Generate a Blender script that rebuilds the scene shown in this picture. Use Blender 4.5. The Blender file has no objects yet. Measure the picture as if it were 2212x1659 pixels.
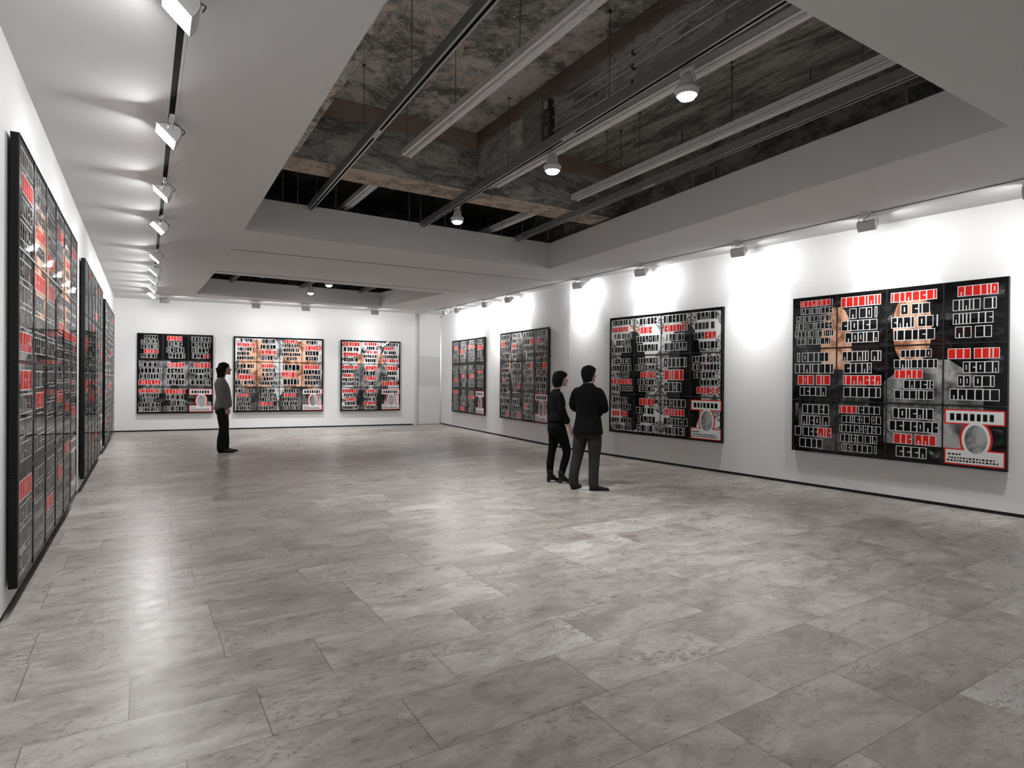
import bpy, bmesh, math, random
from mathutils import Vector, Matrix, Quaternion, noise as mnoise

S = bpy.context.scene
COL = S.collection
R_ = math.radians
# ------------------------------------------------------------------ camera, world, exposure
cam_d = bpy.data.cameras.new('camera')
cam = bpy.data.objects.new('camera', cam_d)
COL.objects.link(cam)
S.camera = cam
FPX = 1293.0
cam_d.sensor_fit = 'HORIZONTAL'
cam_d.sensor_width = 36.0
cam_d.lens = 36.0 * FPX / 2212.0
cam_d.shift_x = 0.0
cam_d.shift_y = -0.00297
cam_d.clip_start = 0.05
_p, _r = -0.0042, 0.0080
_F = Vector((0, math.cos(_p), math.sin(_p)))
_U0 = Vector((0, -math.sin(_p), math.cos(_p)))
_R0 = Vector((1, 0, 0))
_Rv = _R0 * math.cos(_r) + _U0 * math.sin(_r)
_Uv = _U0 * math.cos(_r) - _R0 * math.sin(_r)
cam.matrix_world = Matrix(((_Rv.x, _Uv.x, -_F.x, 0), (_Rv.y, _Uv.y, -_F.y, 0), (_Rv.z, _Uv.z, -_F.z, 1.58), (0, 0, 0, 1)))

W = bpy.data.worlds.new('world')
S.world = W
W.use_nodes = True
W.node_tree.nodes['Background'].inputs[0].default_value = (0.02, 0.02, 0.02, 1)
W.node_tree.nodes['Background'].inputs[1].default_value = 0.0

S.view_settings.view_transform = 'Standard'
S.view_settings.look = 'None'
S.view_settings.gamma = 1.0
S.view_settings.use_curve_mapping = False
S.view_settings.exposure = -0.7
S.cycles.max_bounces = 7
S.cycles.diffuse_bounces = 4
S.cycles.glossy_bounces = 3
S.cycles.adaptive_threshold = .03
S.cycles.use_light_tree = True
S.cycles.sample_clamp_indirect = 4.0
S.cycles.caustics_reflective = False
S.cycles.caustics_refractive = False

WASH_W = 50.0        # watts of the wide beam of one wall washer
LOW_W = 20.0         # watts of the beam its reflector throws to the lower wall
SPOT_W = 640.0       # watts of one suspended spot
LENS_E = 14.0

# ------------------------------------------------------------------ helpers
ANG = R_(31.6)
EU = Vector((math.cos(ANG), math.sin(ANG), 0))
EV = Vector((-math.sin(ANG), math.cos(ANG), 0))
def G(u, v, z=0.0):
    p = EU * u + EV * v
    return Vector((p.x, p.y, z))
H = 3.73
SLAB = 5.13

class MB:
    """collects faces, then links them as one mesh object"""
    def __init__(self):
        self.v, self.f, self.m, self.sm = [], [], [], []
    def add(self, vs, fs, mi=0, smooth=False):
        o = len(self.v)
        self.v += [tuple(p) for p in vs]
        for f in fs:
            self.f.append([i + o for i in f]); self.m.append(mi); self.sm.append(smooth)
    def quad(self, a, b, c, d, mi=0):
        self.add([a, b, c, d], [(0, 1, 2, 3)], mi)
    def box(self, x0, x1, y0, y1, z0, z1, mi=0, M=None):
        vs = [Vector((x, y, z)) for z in (z0, z1) for y in (y0, y1) for x in (x0, x1)]
        if M is not None: vs = [M @ p for p in vs]
        self.add(vs, [(0, 2, 3, 1), (4, 5, 7, 6), (0, 1, 5, 4), (1, 3, 7, 5), (3, 2, 6, 7), (2, 0, 4, 6)], mi)
    def prism(self, poly, lo, hi, axis='z', mi=0, M=None, smooth=False):
        n = len(poly)
        def P(a, b, h):
            if axis == 'z': q = Vector((a, b, h))
            elif axis == 'y': q = Vector((a, h, b))
            else: q = Vector((h, a, b))
            return M @ q if M is not None else q
        vs = [P(a, b, lo) for a, b in poly] + [P(a, b, hi) for a, b in poly]
        fs = [list(range(n))[::-1], list(range(n, 2 * n))]
        self.add(vs, fs, mi)
        self.add(vs, [(i, (i + 1) % n, n + (i + 1) % n, n + i) for i in range(n)], mi, smooth)
    def rings(self, rings, mi=0, smooth=True, caps=True):
        n = len(rings[0])
        vs = [p for r in rings for p in r]
        fs = []
        for k in range(len(rings) - 1):
            for i in range(n):
                j = (i + 1) % n
                fs.append((k * n + i, k * n + j, (k + 1) * n + j, (k + 1) * n + i))
        if caps:
            fs.append(tuple(range(n))[::-1]); fs.append(tuple((len(rings) - 1) * n + i for i in range(n)))
        self.add(vs, fs, mi, smooth)
    def tube(self, pts, rad, n=8, mi=0, sub=0, round_ends=False, sq=None):
        """tube along pts; rad number or list; sq = (vector, factor) squashes the section along a direction"""
        pts = [Vector(p) for p in pts]
        if not isinstance(rad, (list, tuple)): rad = [rad] * len(pts)
        rad = list(rad)
        if sub:
            P2, R2 = [], []
            m = len(pts)
            for i in range(m - 1):
                a, b, c, d = pts[max(i - 1, 0)], pts[i], pts[i + 1], pts[min(i + 2, m - 1)]
                ra, rb, rc, rd = rad[max(i - 1, 0)], rad[i], rad[i + 1], rad[min(i + 2, m - 1)]
                for s in range(sub):
                    t = s / sub
                    f = lambda p, q, r, w: 0.5 * ((2 * q) + (r - p) * t + (2 * p - 5 * q + 4 * r - w) * t * t + (3 * q - p - 3 * r + w) * t ** 3)
                    P2.append(f(a, b, c, d)); R2.append(f(ra, rb, rc, rd))
            P2.append(pts[-1]); R2.append(rad[-1])
            pts, rad = P2, R2
        if round_ends:
            d0 = (pts[0] - pts[1]).normalized(); d1 = (pts[-1] - pts[-2]).normalized()
            r0, r1 = rad[0], rad[-1]
            pts = [pts[0] + d0 * r0 * .95, pts[0] + d0 * r0 * .7] + pts + [pts[-1] + d1 * r1 * .7, pts[-1] + d1 * r1 * .95]
            rad = [r0 * .3, r0 * .72] + rad + [r1 * .72, r1 * .3]
        rs = []
        nrm = None
        for i, p in enumerate(pts):
            t = (pts[min(i + 1, len(pts) - 1)] - pts[max(i - 1, 0)]).normalized()
            if nrm is None:
                nrm = Vector((1, 0, 0)) if abs(t.x) < .8 else Vector((0, 1, 0))
            nrm = (nrm - t * nrm.dot(t)).normalized()
            b = t.cross(nrm)
            ring = []
            for k in range(n):
                a = 2 * math.pi * k / n
                o = (nrm * math.cos(a) + b * math.sin(a)) * rad[i]
                if sq is not None:
                    ax = Vector(sq[0]).normalized(); o = o - ax * o.dot(ax) * (1 - sq[1])
                ring.append(p + o)
            rs.append(ring)
        self.rings(rs, mi)
    def lathe(self, prof, n=24, mi=0, c=(0, 0), M=None):
        rs = []
        for r, z in prof:
            ring = [Vector((c[0] + r * math.cos(2 * math.pi * k / n), c[1] + r * math.sin(2 * math.pi * k / n), z)) for k in range(n)]
            rs.append([M @ p for p in ring] if M is not None else ring)
        self.rings(rs, mi)
    def ellipsoid(self, c, r, n=14, m=9, mi=0, M=None):
        rs = []
        for j in range(m):
            t = -math.pi / 2 * .96 + math.pi * .96 * j / (m - 1)
            ring = []
            for k in range(n):
                a = 2 * math.pi * k / n
                p = Vector((r[0] * math.cos(t) * math.cos(a), r[1] * math.cos(t) * math.sin(a), r[2] * math.sin(t)))
                if M is not None: p = M @ p
                ring.append(p + Vector(c))
            rs.append(ring)
        self.rings(rs, mi)
    def mesh(self, name, mats):
        me = bpy.data.meshes.new(name)
        me.from_pydata(self.v, [], self.f)
        for m in (mats if isinstance(mats, (list, tuple)) else [mats]): me.materials.append(m)
        for p, mi, s in zip(me.polygons, self.m, self.sm):
            p.material_index = mi; p.use_smooth = s
        bm = bmesh.new(); bm.from_mesh(me)
        bmesh.ops.recalc_face_normals(bm, faces=bm.faces)
        bm.to_mesh(me); bm.free()
        return me
    def build(self, name, mats, parent=None, loc=(0, 0, 0), rz=0.0, recalc=True):
        o = bpy.data.objects.new(name, self.mesh(name, mats) if recalc else self.flat(name, mats))
        COL.objects.link(o)
        o.location = loc; o.rotation_euler = (0, 0, rz)
        if parent is not None: o.parent = parent
        return o
    def flat(self, name, mats):
        me = bpy.data.meshes.new(name)
        me.from_pydata(self.v, [], self.f)
        for m in (mats if isinstance(mats, (list, tuple)) else [mats]): me.materials.append(m)
        for p, mi, s in zip(me.polygons, self.m, self.sm):
            p.material_index = mi; p.use_smooth = s
        return me

def tag(o, label=None, cat=None, group=None, kind=None):
    if label: o['label'] = label
    if cat: o['category'] = cat
    if group: o['group'] = group
    if kind: o['kind'] = kind
    return o
def empty(name, loc, rz=0.0, label=None, cat=None, group=None):
    o = bpy.data.objects.new(name, None)
    COL.objects.link(o)
    o.empty_display_size = .1
    o.location = loc; o.rotation_euler = (0, 0, rz)
    return tag(o, label, cat, group)
def copy_tree(o, parent=None):
    c = o.copy(); COL.objects.link(c)
    if parent is not None: c.parent = parent
    for ch in list(o.children): copy_tree(ch, c)
    return c

# ------------------------------------------------------------------ node materials
class N:
    def __init__(self, name):
        self.mat = bpy.data.materials.new(name); self.mat.use_nodes = True
        self.t = self.mat.node_tree
        self.b = self.t.nodes['Principled BSDF']
    def node(self, ty, **kw):
        n = self.t.nodes.new(ty)
        for k, v in kw.items(): setattr(n, k, v)
        return n
    def link(self, a, b): self.t.links.new(a, b)
    def put(self, sock, v):
        if hasattr(v, 'is_output'): self.link(v, sock)
        else: sock.default_value = v
    def math(self, op, a, b=0.0, c=0.0, clamp=False):
        n = self.node('ShaderNodeMath', operation=op, use_clamp=clamp)
        self.put(n.inputs[0], a); self.put(n.inputs[1], b); self.put(n.inputs[2], c)
        return n.outputs[0]
    def vmath(self, op, a, b=(0, 0, 0), out=0):
        n = self.node('ShaderNodeVectorMath', operation=op)
        self.put(n.inputs[0], a); self.put(n.inputs[1], b)
        return n.outputs[out]
    def pos(self): return self.node('ShaderNodeNewGeometry').outputs['Position']
    def obj(self): return self.node('ShaderNodeTexCoord').outputs['Object']
    def xyz(self, x, y, z):
        n = self.node('ShaderNodeCombineXYZ')
        self.put(n.inputs[0], x); self.put(n.inputs[1], y); self.put(n.inputs[2], z)
        return n.outputs[0]
    def noise(self, vec, scale, detail=4.0, rough=.55, dist=0.0):
        n = self.node('ShaderNodeTexNoise')
        self.put(n.inputs['Vector'], vec)
        n.inputs['Scale'].default_value = scale; n.inputs['Detail'].default_value = min(detail, 6.0)
        n.inputs['Roughness'].default_value = rough; n.inputs['Distortion'].default_value = dist
        return n.outputs[0]
    def ramp(self, fac, stops, interp='LINEAR'):
        n = self.node('ShaderNodeValToRGB')
        n.color_ramp.interpolation = interp
        el = n.color_ramp.elements
        while len(el) < len(stops): el.new(.5)
        for e, (p, c) in zip(el, stops):
            e.position = p; e.color = (c[0], c[1], c[2], 1) if isinstance(c, (tuple, list)) else (c, c, c, 1)
        self.put(n.inputs[0], fac)
        return n.outputs[0]
    def mix(self, fac, a, b, blend='MIX'):
        n = self.node('ShaderNodeMix', data_type='RGBA', blend_type=blend)
        self.put(n.inputs[0], fac)
        for s, v in ((n.inputs[6], a), (n.inputs[7], b)):
            if hasattr(v, 'is_output'): self.link(v, s)
            else: s.default_value = (v[0], v[1], v[2], 1) if isinstance(v, (tuple, list)) else (v, v, v, 1)
        return n.outputs[2]
    def bump(self, h, strength=.2, dist=.01):
        n = self.node('ShaderNodeBump')
        n.inputs['Strength'].default_value = strength; n.inputs['Distance'].default_value = dist
        self.put(n.inputs['Height'], h)
        self.link(n.outputs[0], self.b.inputs['Normal'])
    def set(self, color=None, rough=None, metal=None, spec=None, coat=None, coat_r=None):
        def c4(v): return v if hasattr(v, 'is_output') else ((v[0], v[1], v[2], 1) if isinstance(v, (tuple, list)) else (v, v, v, 1))
        for k, v in (('Base Color', c4(color) if color is not None else None), ('Roughness', rough), ('Metallic', metal), ('Specular IOR Level', spec), ('Coat Weight', coat), ('Coat Roughness', coat_r)):
            if v is not None: self.put(self.b.inputs[k], v)
        return self.mat

def simple(name, color, rough=.6, metal=0.0, var=.06, scale=30.0, spec=.5, coat=None, bump=0.0):
    n = N(name)
    f = n.noise(n.obj(), scale, 3.0)
    col = color if isinstance(color, (tuple, list)) else (color,) * 3
    c = n.ramp(f, [(.3, tuple(x * (1 - var) for x in col)), (.7, tuple(min(1, x * (1 + var)) for x in col))])
    n.set(color=c, rough=rough, metal=metal, spec=spec, coat=coat)
    if bump: n.bump(f, bump, .004)
    return n.mat

def plaster(name, base, rough=.85):
    n = N(name)
    p = n.pos()
    a = n.noise(p, 1.1, 5.0, .6)
    c = n.ramp(a, [(.25, base * .975), (.75, base)])
    n.set(color=c, rough=rough, spec=.25)
    n.bump(n.noise(p, 90.0, 3.0), .04, .003)
    return n.mat
M_WALL = plaster('wall_paint', .82)
M_CEIL = plaster('ceiling_paint', .74)
M_FASCIA = plaster('fascia_paint', .76)
M_DOOR = plaster('door_paint', .74, .6)
M_PANEL = plaster('door_patch_paint', .63, .6)

def concrete(name, lo, hi, pink, amount, scale=1.0, streak=None, band=None):
    n = N(name)
    p = n.pos()
    # grid aligned coordinates so that board marks follow the building
    u = n.vmath('DOT_PRODUCT', p, tuple(EU), out=1); v = n.vmath('DOT_PRODUCT', p, tuple(EV), out=1)
    z = n.node('ShaderNodeSeparateXYZ'); n.link(p, z.inputs[0])
    q = n.xyz(n.math('MULTIPLY', u, 1.0 if streak is None else streak[0]), n.math('MULTIPLY', v, 1.0 if streak is None else streak[1]), n.math('MULTIPLY', z.outputs[2], 1.6))
    a = n.noise(q, 1.7 * scale, 10.0, .70, .8)
    b = n.noise(q, 9.0 * scale, 8.0, .74, 1.2)
    f = n.math('ADD', n.math('MULTIPLY', a, .6), n.math('MULTIPLY', b, .4))
    c = n.ramp(f, [(.40, tuple(x * .62 for x in lo)), (.45, lo), (.52, tuple(x * .45 + y * .55 for x, y in zip(lo, hi))), (.58, hi)])
    # patches of old paint left on the concrete
    m = n.noise(q, 1.15 * scale, 7.0, .72, 1.4)
    mask = n.ramp(m, [(amount, 0.0), (amount + .025, 1.0)])
    c = n.mix(n.math('MULTIPLY', mask, .85), c, pink)
    d = n.noise(q, 3.1 * scale, 8.0, .75, .8)
    dark = n.ramp(d, [(.555, 0.0), (.60, 1.0)])
    c = n.mix(n.math('MULTIPLY', dark, .55), c, tuple(x * .45 for x in lo))
    e = n.noise(q, 19.0 * scale, 4.0, .7)
    chip = n.ramp(e, [(.64, 0.0), (.66, 1.0)])
    c = n.mix(n.math('MULTIPLY', chip, .7), c, tuple(min(1, x * 1.7) for x in hi))
    if band:                                     # strip of old brown paint along the top of the beam, ragged lower edge
        h = n.math('ADD', z.outputs[2], n.math('MULTIPLY', n.math('SUBTRACT', b, .5), .35))
        bm_ = n.ramp(n.math('SUBTRACT', h, band[0]), [(0.0, 0.0), (.04, 1.0)])
        c = n.mix(n.math('MULTIPLY', bm_, .85), c, band[1])
    n.set(color=c, rough=.92, spec=.2)
    n.bump(n.math('ADD', f, n.math('MULTIPLY', mask, .12)), .35, .03)
    return n.mat
M_SLAB = concrete('stripped_concrete', (.23, .222, .206), (.60, .58, .535), (.66, .53, .44), .56)
M_SLABR = concrete('board_marked_concrete', (.18, .174, .16), (.50, .485, .45), (.50, .42, .36), .64, 1.2, (1.6, .3))
M_BEAM = concrete('beam_concrete', (.22, .215, .208), (.56, .555, .53), (.6, .48, .40), .64, 1.0, (.5, .5), (4.86, (.36, .27, .22)))
M_BEAML = concrete('long_beam_concrete', (.21, .205, .20), (.48, .475, .46), (.38, .29, .24), .66, 1.0, (.5, .5), (4.90, (.15, .115, .09)))
M_SOFFIT = concrete('beam_soffit_concrete', (0.264, 0.222, 0.186), (0.480, 0.414, 0.348), (0.552, 0.432, 0.342), .5, 1.4)
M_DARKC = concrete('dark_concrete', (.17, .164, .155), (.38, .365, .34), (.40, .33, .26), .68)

def floor_mat():
    n = N('travertine_tiles')
    p = n.pos()
    u = n.vmath('DOT_PRODUCT', p, tuple(EU), out=1); v = n.vmath('DOT_PRODUCT', p, tuple(EV), out=1)
    RW, TL = .463, .926
    row = n.math('FLOOR', n.math('DIVIDE', v, RW))
    wn = n.node('ShaderNodeTexWhiteNoise', noise_dimensions='1D'); n.link(row, wn.inputs['W'])
    us = n.math('ADD', n.math('DIVIDE', u, TL), n.math('MULTIPLY', wn.outputs[0], 7.0))
    tile = n.math('FLOOR', us)
    fu = n.math('SUBTRACT', us, tile); fv = n.math('SUBTRACT', n.math('DIVIDE', v, RW), row)
    du = n.math('MULTIPLY', n.math('MINIMUM', fu, n.math('SUBTRACT', 1.0, fu)), TL)
    dv = n.math('MULTIPLY', n.math('MINIMUM', fv, n.math('SUBTRACT', 1.0, fv)), RW)
    joint = n.math('MAXIMUM', n.math('LESS_THAN', du, .0021), n.math('LESS_THAN', dv, .0018))
    w2 = n.node('ShaderNodeTexWhiteNoise', noise_dimensions='2D'); n.link(n.xyz(row, tile, 0.0), w2.inputs['Vector'])
    rnd = n.node('ShaderNodeSeparateColor'); n.link(w2.outputs[1], rnd.inputs[0])
    # grain runs along the tiles and changes from tile to tile
    off = n.math('MULTIPLY', rnd.outputs[0], 40.0)
    q = n.xyz(n.math('ADD', n.math('MULTIPLY', u, .8), off), n.math('ADD', n.math('MULTIPLY', v, 1.5), off), off)
    a = n.noise(q, 2.2, 8.0, .66, .9)
    b = n.noise(q, 9.0, 7.0, .7, .5)
    f = n.math('ADD', n.math('MULTIPLY', a, .65), n.math('MULTIPLY', b, .35))
    c = n.ramp(f, [(.36, (.205, .186, .168)), (.46, (.295, .275, .256)), (.54, (.37, .352, .333)), (.64, (.45, .437, .42))])
    tint = n.ramp(rnd.outputs[1], [(0.0, (.81, .775, .74)), (.3, (.925, .90, .88)), (.75, (1.0, .99, .98)), (.94, (1.06, 1.06, 1.06)), (1.0, (1.22, 1.22, 1.21))])
    c = n.mix(1.0, c, tint, 'MULTIPLY')
    # open pits and pale flecks of the stone
    pit = n.noise(q, 26.0, 5.0, .72, .3)
    zone = n.noise(q, 1.7, 4.0, .6)
    pm = n.ramp(n.math('ADD', pit, n.math('MULTIPLY', n.math('SUBTRACT', zone, .5), .60)), [(.595, 0.0), (.65, 1.0)])
    c = n.mix(n.math('MULTIPLY', pm, .62), c, (.12, .105, .093))
    fl2 = n.ramp(n.noise(q, 60.0, 4.0, .7), [(.56, 0.0), (.66, 1.0)])
    c = n.mix(n.math('MULTIPLY', fl2, .32), c, (.15, .135, .12))
    pal = n.ramp(n.noise(q, 14.0, 6.0, .75, .8), [(.58, 0.0), (.66, 1.0)])
    c = n.mix(n.math('MULTIPLY', pal, .16), c, (.50, .48, .455))
    vn = n.node('ShaderNodeTexNoise'); n.put(vn.inputs['Vector'], q); vn.inputs['Scale'].default_value = 3.0; vn.inputs['Detail'].default_value = 7.0; vn.inputs['Roughness'].default_value = .7; vn.inputs['Distortion'].default_value = 1.5
    vein = n.ramp(n.math('ABSOLUTE', n.math('SUBTRACT', vn.outputs[0], .5)), [(0.0, 1.0), (.008, .35), (.02, 0.0)])
    c = n.mix(n.math('MULTIPLY', vein, .35), c, (.16, .14, .12))
    c = n.mix(n.math('MULTIPLY', joint, .85), c, (.06, .055, .05))
    n.set(color=c, rough=n.ramp(b, [(.3, .25), (.7, .38)]), spec=.33)
    h = n.math('SUBTRACT', n.math('SUBTRACT', n.math('MULTIPLY', f, .15), n.math('MULTIPLY', pm, .5)), joint)
    n.bump(h, .09, .004)
    return n.mat
M_FLOOR = floor_mat()

M_BLACK = simple('black_shadow_gap', .012, .7)
M_RAIL = simple('grey_steel', .16, .45, 0.0, .08, 6.0)
M_RAILLIP = simple('bright_steel', .42, .32, .6, .05, 9.0)
M_SLOT = simple('track_slot_black', .006, .8, 0, .06, 30.0, .08)
M_ROD = simple('zinc_rod', .10, .45, .7)
M_WHITE = simple('white_enamel', .80, .38, 0.0, .03, 12.0)
M_HOUSE = simple('housing_grey_white', .68, .45, 0.0, .03, 14.0)
M_TUBE = simple('fluorescent_tube_off', .72, .22, 0.0, .02)
M_CABLE = simple('black_cable', .015, .5)
M_CONDUIT = simple('galvanised_conduit', .50, .4, .15, .12, 20.0)
M_BOX = simple('cast_iron_box', .055, .5, .3, .2, 20.0)
M_LABELPLATE = simple('pale_cover_plate', .35, .5)
M_GRILLE = simple('grille_frame', .34, .5)
M_DUCT = simple('foil_duct', .6, .35, .5, .25, 5.0)
M_MORTAR = concrete('mortar_patch', (.17, .172, .155), (.25, .25, .225), (.22, .22, .2), .8, 2.0)

def emis(name, strength, col=(1, 1, 1)):
    m = bpy.data.materials.new(name); m.use_nodes = True
    t = m.node_tree; t.nodes.remove(t.nodes['Principled BSDF'])
    e = t.nodes.new('ShaderNodeEmission'); e.inputs[0].default_value = (*col, 1); e.inputs[1].default_value = strength
    t.links.new(e.outputs[0], t.nodes['Material Output'].inputs[0])
    return m
M_LENS = emis('lit_lens', LENS_E)
M_BULB = emis('lit_bulb', 40.0)

# ------------------------------------------------------------------ the room
P_LF = Vector((1.46, -3.90, 0)); P_LB = Vector((-11.008, 16.552, 0)); P_BR = Vector((-3.281, 19.983, 0))
P_FR = Vector((-2.428, 20.479, 0)); P_KI = Vector((1.276, 13.388, 0)); P_RN = Vector((11.85, -1.13, 0))
W0_LEFT = Vector((-3.219, 3.771, 0))

def wall(name, a, b, z0=.042, z1=H, mat=M_WALL, th=.16, kind='structure', ext=0.0):
    """a to b with the room on the right hand side of the walk being outside"""
    d = (b - a); L = d.length; d.normalize()
    rz = math.atan2(d.y, d.x)
    m = MB(); m.box(-ext, L + ext, 0, th, z0, z1)
    o = m.build(name, mat, None, (a.x, a.y, 0), rz)
    o['kind'] = kind
    return o
def skirting(name, a, b):
    d = (b - a); L = d.length; d.normalize()
    m = MB(); m.box(.0, L, .018, .10, 0.0, .042)
    o = m.build(name, M_BLACK, None, (a.x, a.y, 0), math.atan2(d.y, d.x)); o['kind'] = 'structure'
walls = [('wall_left', P_LF, P_LB, 'baseboard_left'), ('wall_back', P_LB, P_BR, 'baseboard_back'), ('wall_far_right', P_FR, P_KI, 'baseboard_far_right'),
         ('wall_right', P_KI, P_RN, 'baseboard_right'), ('wall_front', P_RN, P_LF, 'baseboard_front')]
for nm, a, b, bn in walls:
    wall(nm, a, b); skirting(bn, a, b)

m = MB()
fl = [P_LF, P_LB, P_BR, P_FR, P_KI, P_RN]
cen = sum(fl, Vector()) / 6
outl = [p + (p - cen).normalized() * .5 for p in fl]
m.prism([(p.x, p.y) for p in outl], -.12, 0.0)
m.build('floor', M_FLOOR)['kind'] = 'structure'

OPEN1 = [(1.245, 9.578), (6.758, 9.617), (6.165, 2.108), (1.153, 2.079)]
OPEN2 = [(1.161, 17.70), (6.147, 17.676), (6.508, 13.924), (1.248, 13.93)]
def poly_with_holes(name, outer, holes, z, th, mat):
    bm = bmesh.new()
    edges = []
    for loop in [outer] + holes:
        vs = [bm.verts.new((p.x, p.y, z)) for p in loop]
        edges += [bm.edges.new((vs[i], vs[(i + 1) % len(vs)])) for i in range(len(vs))]
    r = bmesh.ops.triangle_fill(bm, use_beauty=True, edges=edges, normal=(0, 0, 1))
    fs = [g for g in r['geom'] if isinstance(g, bmesh.types.BMFace)]
    e = bmesh.ops.extrude_face_region(bm, geom=fs)
    for g in e['geom']:
        if isinstance(g, bmesh.types.BMVert): g.co.z += th
    bmesh.ops.recalc_face_normals(bm, faces=bm.faces)
    me = bpy.data.meshes.new(name); bm.to_mesh(me); bm.free()
    me.materials.append(mat)
    o = bpy.data.objects.new(name, me); COL.objects.link(o); o['kind'] = 'structure'
    return o
holes = [[G(*q) for q in OPEN1], [G(*q) for q in OPEN2]]
poly_with_holes('ceiling', outl, holes, H, .006, M_CEIL)
def fascia(name, op, top):
    m = MB()
    n = len(op); c = (sum(q[0] for q in op) / n, sum(q[1] for q in op) / n)
    for i in range(n):
        a, b = op[i], op[(i + 1) % n]
        d = Vector((b[0] - a[0], b[1] - a[1], 0)).normalized()
        o = Vector((d.y, -d.x, 0))
        if o.dot(Vector((c[0] - a[0], c[1] - a[1], 0))) > 0: o = -o
        pts = [Vector((a[0], a[1], 0)), Vector((b[0], b[1], 0))]
        q = [pts[0] - d * .0, pts[1] + d * .0, pts[1] + o * .08 + d * .08, pts[0] + o * .08 - d * .08]
        m.prism([(G(p.x, p.y).x, G(p.x, p.y).y) for p in q], H + .0065, top)
    o = m.build(name, M_FASCIA); o['kind'] = 'structure'
fascia('trim_1', OPEN1, 4.235); fascia('trim_2', OPEN2, 4.165)

# raw structure above the suspended ceiling
def gbox(name, u0, u1, v0, v1, z0, z1, mat, label=None):
    m = MB(); m.box(u0, u1, v0, v1, z0, z1, 0)
    if isinstance(mat, list):
        for i, f in enumerate(m.f): m.m[i] = 1 if i == 0 else 0
    o = m.build(name, mat, None, (0, 0, 0), ANG); o['kind'] = 'structure'
    return o
gbox('concrete_slab', -2.5, 4.09, -6, 7.67, SLAB, SLAB + .2, M_SLAB)
gbox('concrete_slab', 4.33, 7.03, -6, 7.67, SLAB, SLAB + .2, M_SLABR)
gbox('concrete_slab', -2.5, 11.5, 8.21, 23, SLAB, SLAB + .2, M_DARKC)
gbox('concrete_beam', -2.5, 7.03, 7.67, 8.21, 4.275, SLAB + .2, [M_BEAM, M_SOFFIT])       # across the far end of the opening
gbox('concrete_beam', 4.09, 4.33, -6, 7.67, 4.345, SLAB + .2, [M_BEAML, M_SOFFIT])         # runs towards the viewer
gbox('concrete_beam', .55, 1.56, -6, 7.67, 4.275, SLAB, [M_BEAM, M_SLAB])
gbox('concrete_beam', 7.03, 8.2, -6, 17.2, 4.0, SLAB + .2, [M_DARKC, M_DARKC])
gbox('concrete_beam', .20, 1.17, 8.21, 19.0, 4.275, SLAB, [M_DARKC, M_SOFFIT])
gbox('concrete_beam', -.5, 7.03, 12.4, 12.9, 4.275, SLAB, [M_DARKC, M_DARKC])
for i, (a, b) in enumerate([(P_LF, P_LB), (P_LB, P_BR), (P_BR, P_FR), (P_FR, P_KI), (P_KI, P_RN), (P_RN, P_LF)]):
    wall('plenum_wall', a, b, H + .007, SLAB + .2, M_DARKC, .2)
gbox('concrete_slab', 7.03, 13.0, -9, 8.21, SLAB, SLAB + .2, M_DARKC)
gbox('concrete_slab', -2.5, 13.0, -12, -6, SLAB, SLAB + .2, M_DARKC)

# corner door, set back between the back wall and the far right wall
dd = (P_FR - P_BR); LD = dd.length; dd.normalize(); drz = math.atan2(dd.y, dd.x)
root = empty('door_1', (P_BR.x, P_BR.y, 0), drz); tag(root, kind='structure')
m = MB()
m.box(.0, .055, 0.0, .16, .0, H)                     # jamb beside the back wall
m.build('door_jamb', M_WALL, root)['kind'] = 'structure'
m = MB()
m.box(.055, .215, .10, .14, .006, H)
m.build('door_reveal', M_FASCIA, root)['kind'] = 'structure'
m = MB()
for z0, z1 in ((.02, 1.30), (1.303, 2.30), (2.303, H)):
    m.box(.20, LD - .016, .035, .10, z0, z1, 1 if z0 == 1.303 else 0)
m.build('door_leaf', [M_DOOR, M_PANEL], root)['kind'] = 'structure'
m = MB()                                             # lit passage behind the door
m.box(-.2, LD + .3, 1.2, 1.25, 0, H); m.box(-.25, -.2, .17, 1.2, 0, H); m.box(LD + .3, LD + .35, .17, 1.2, 0, H)
m.build('wall_passage', M_WALL, root)['kind'] = 'structure'
pl = bpy.data.lights.new('passage_lamp', 'POINT'); pl.energy = 35; pl.shadow_soft_size = .1
po = bpy.data.objects.new('passage_lamp', pl); COL.objects.link(po); po.parent = root; po.location = (.6, .7, 2.4)

# ------------------------------------------------------------------ lighting tracks in the ceiling
def track(a, b, label, wide=.075):
    a, b = G(*a), G(*b); d = b - a; L = d.length
    rz = math.atan2(d.y, d.x)
    r = empty('lighting_track', (a.x, a.y, H), rz, label, 'track', 'recessed lighting tracks')
    m = MB(); m.box(0, L, -wide / 2, -.021, -.006, -.0004); m.box(0, L, .021, wide / 2, -.006, -.0004)
    m.build('flange', M_CEIL, r)
    m = MB(); m.box(0, L, -.021, .021, -.004, -.0004)
    m.build('slot', M_SLOT, r)
    return r
track((.185, 1.2), (.185, 18.25), 'long recessed lighting track in the ceiling along the left wall')
track((7.88, -1.4), (7.88, 17.6), 'long recessed lighting track in the ceiling along the right-hand walls')
track((1.25, 11.12), (7.78, 10.78), 'unused recessed lighting track across the ceiling behind the large opening')
track((1.23, 13.60), (6.9, 13.35), 'unused recessed lighting track just before the small far ceiling opening')
track((.45, 18.36), (7.75, 17.72), 'recessed lighting track in the ceiling along the back wall')

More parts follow.
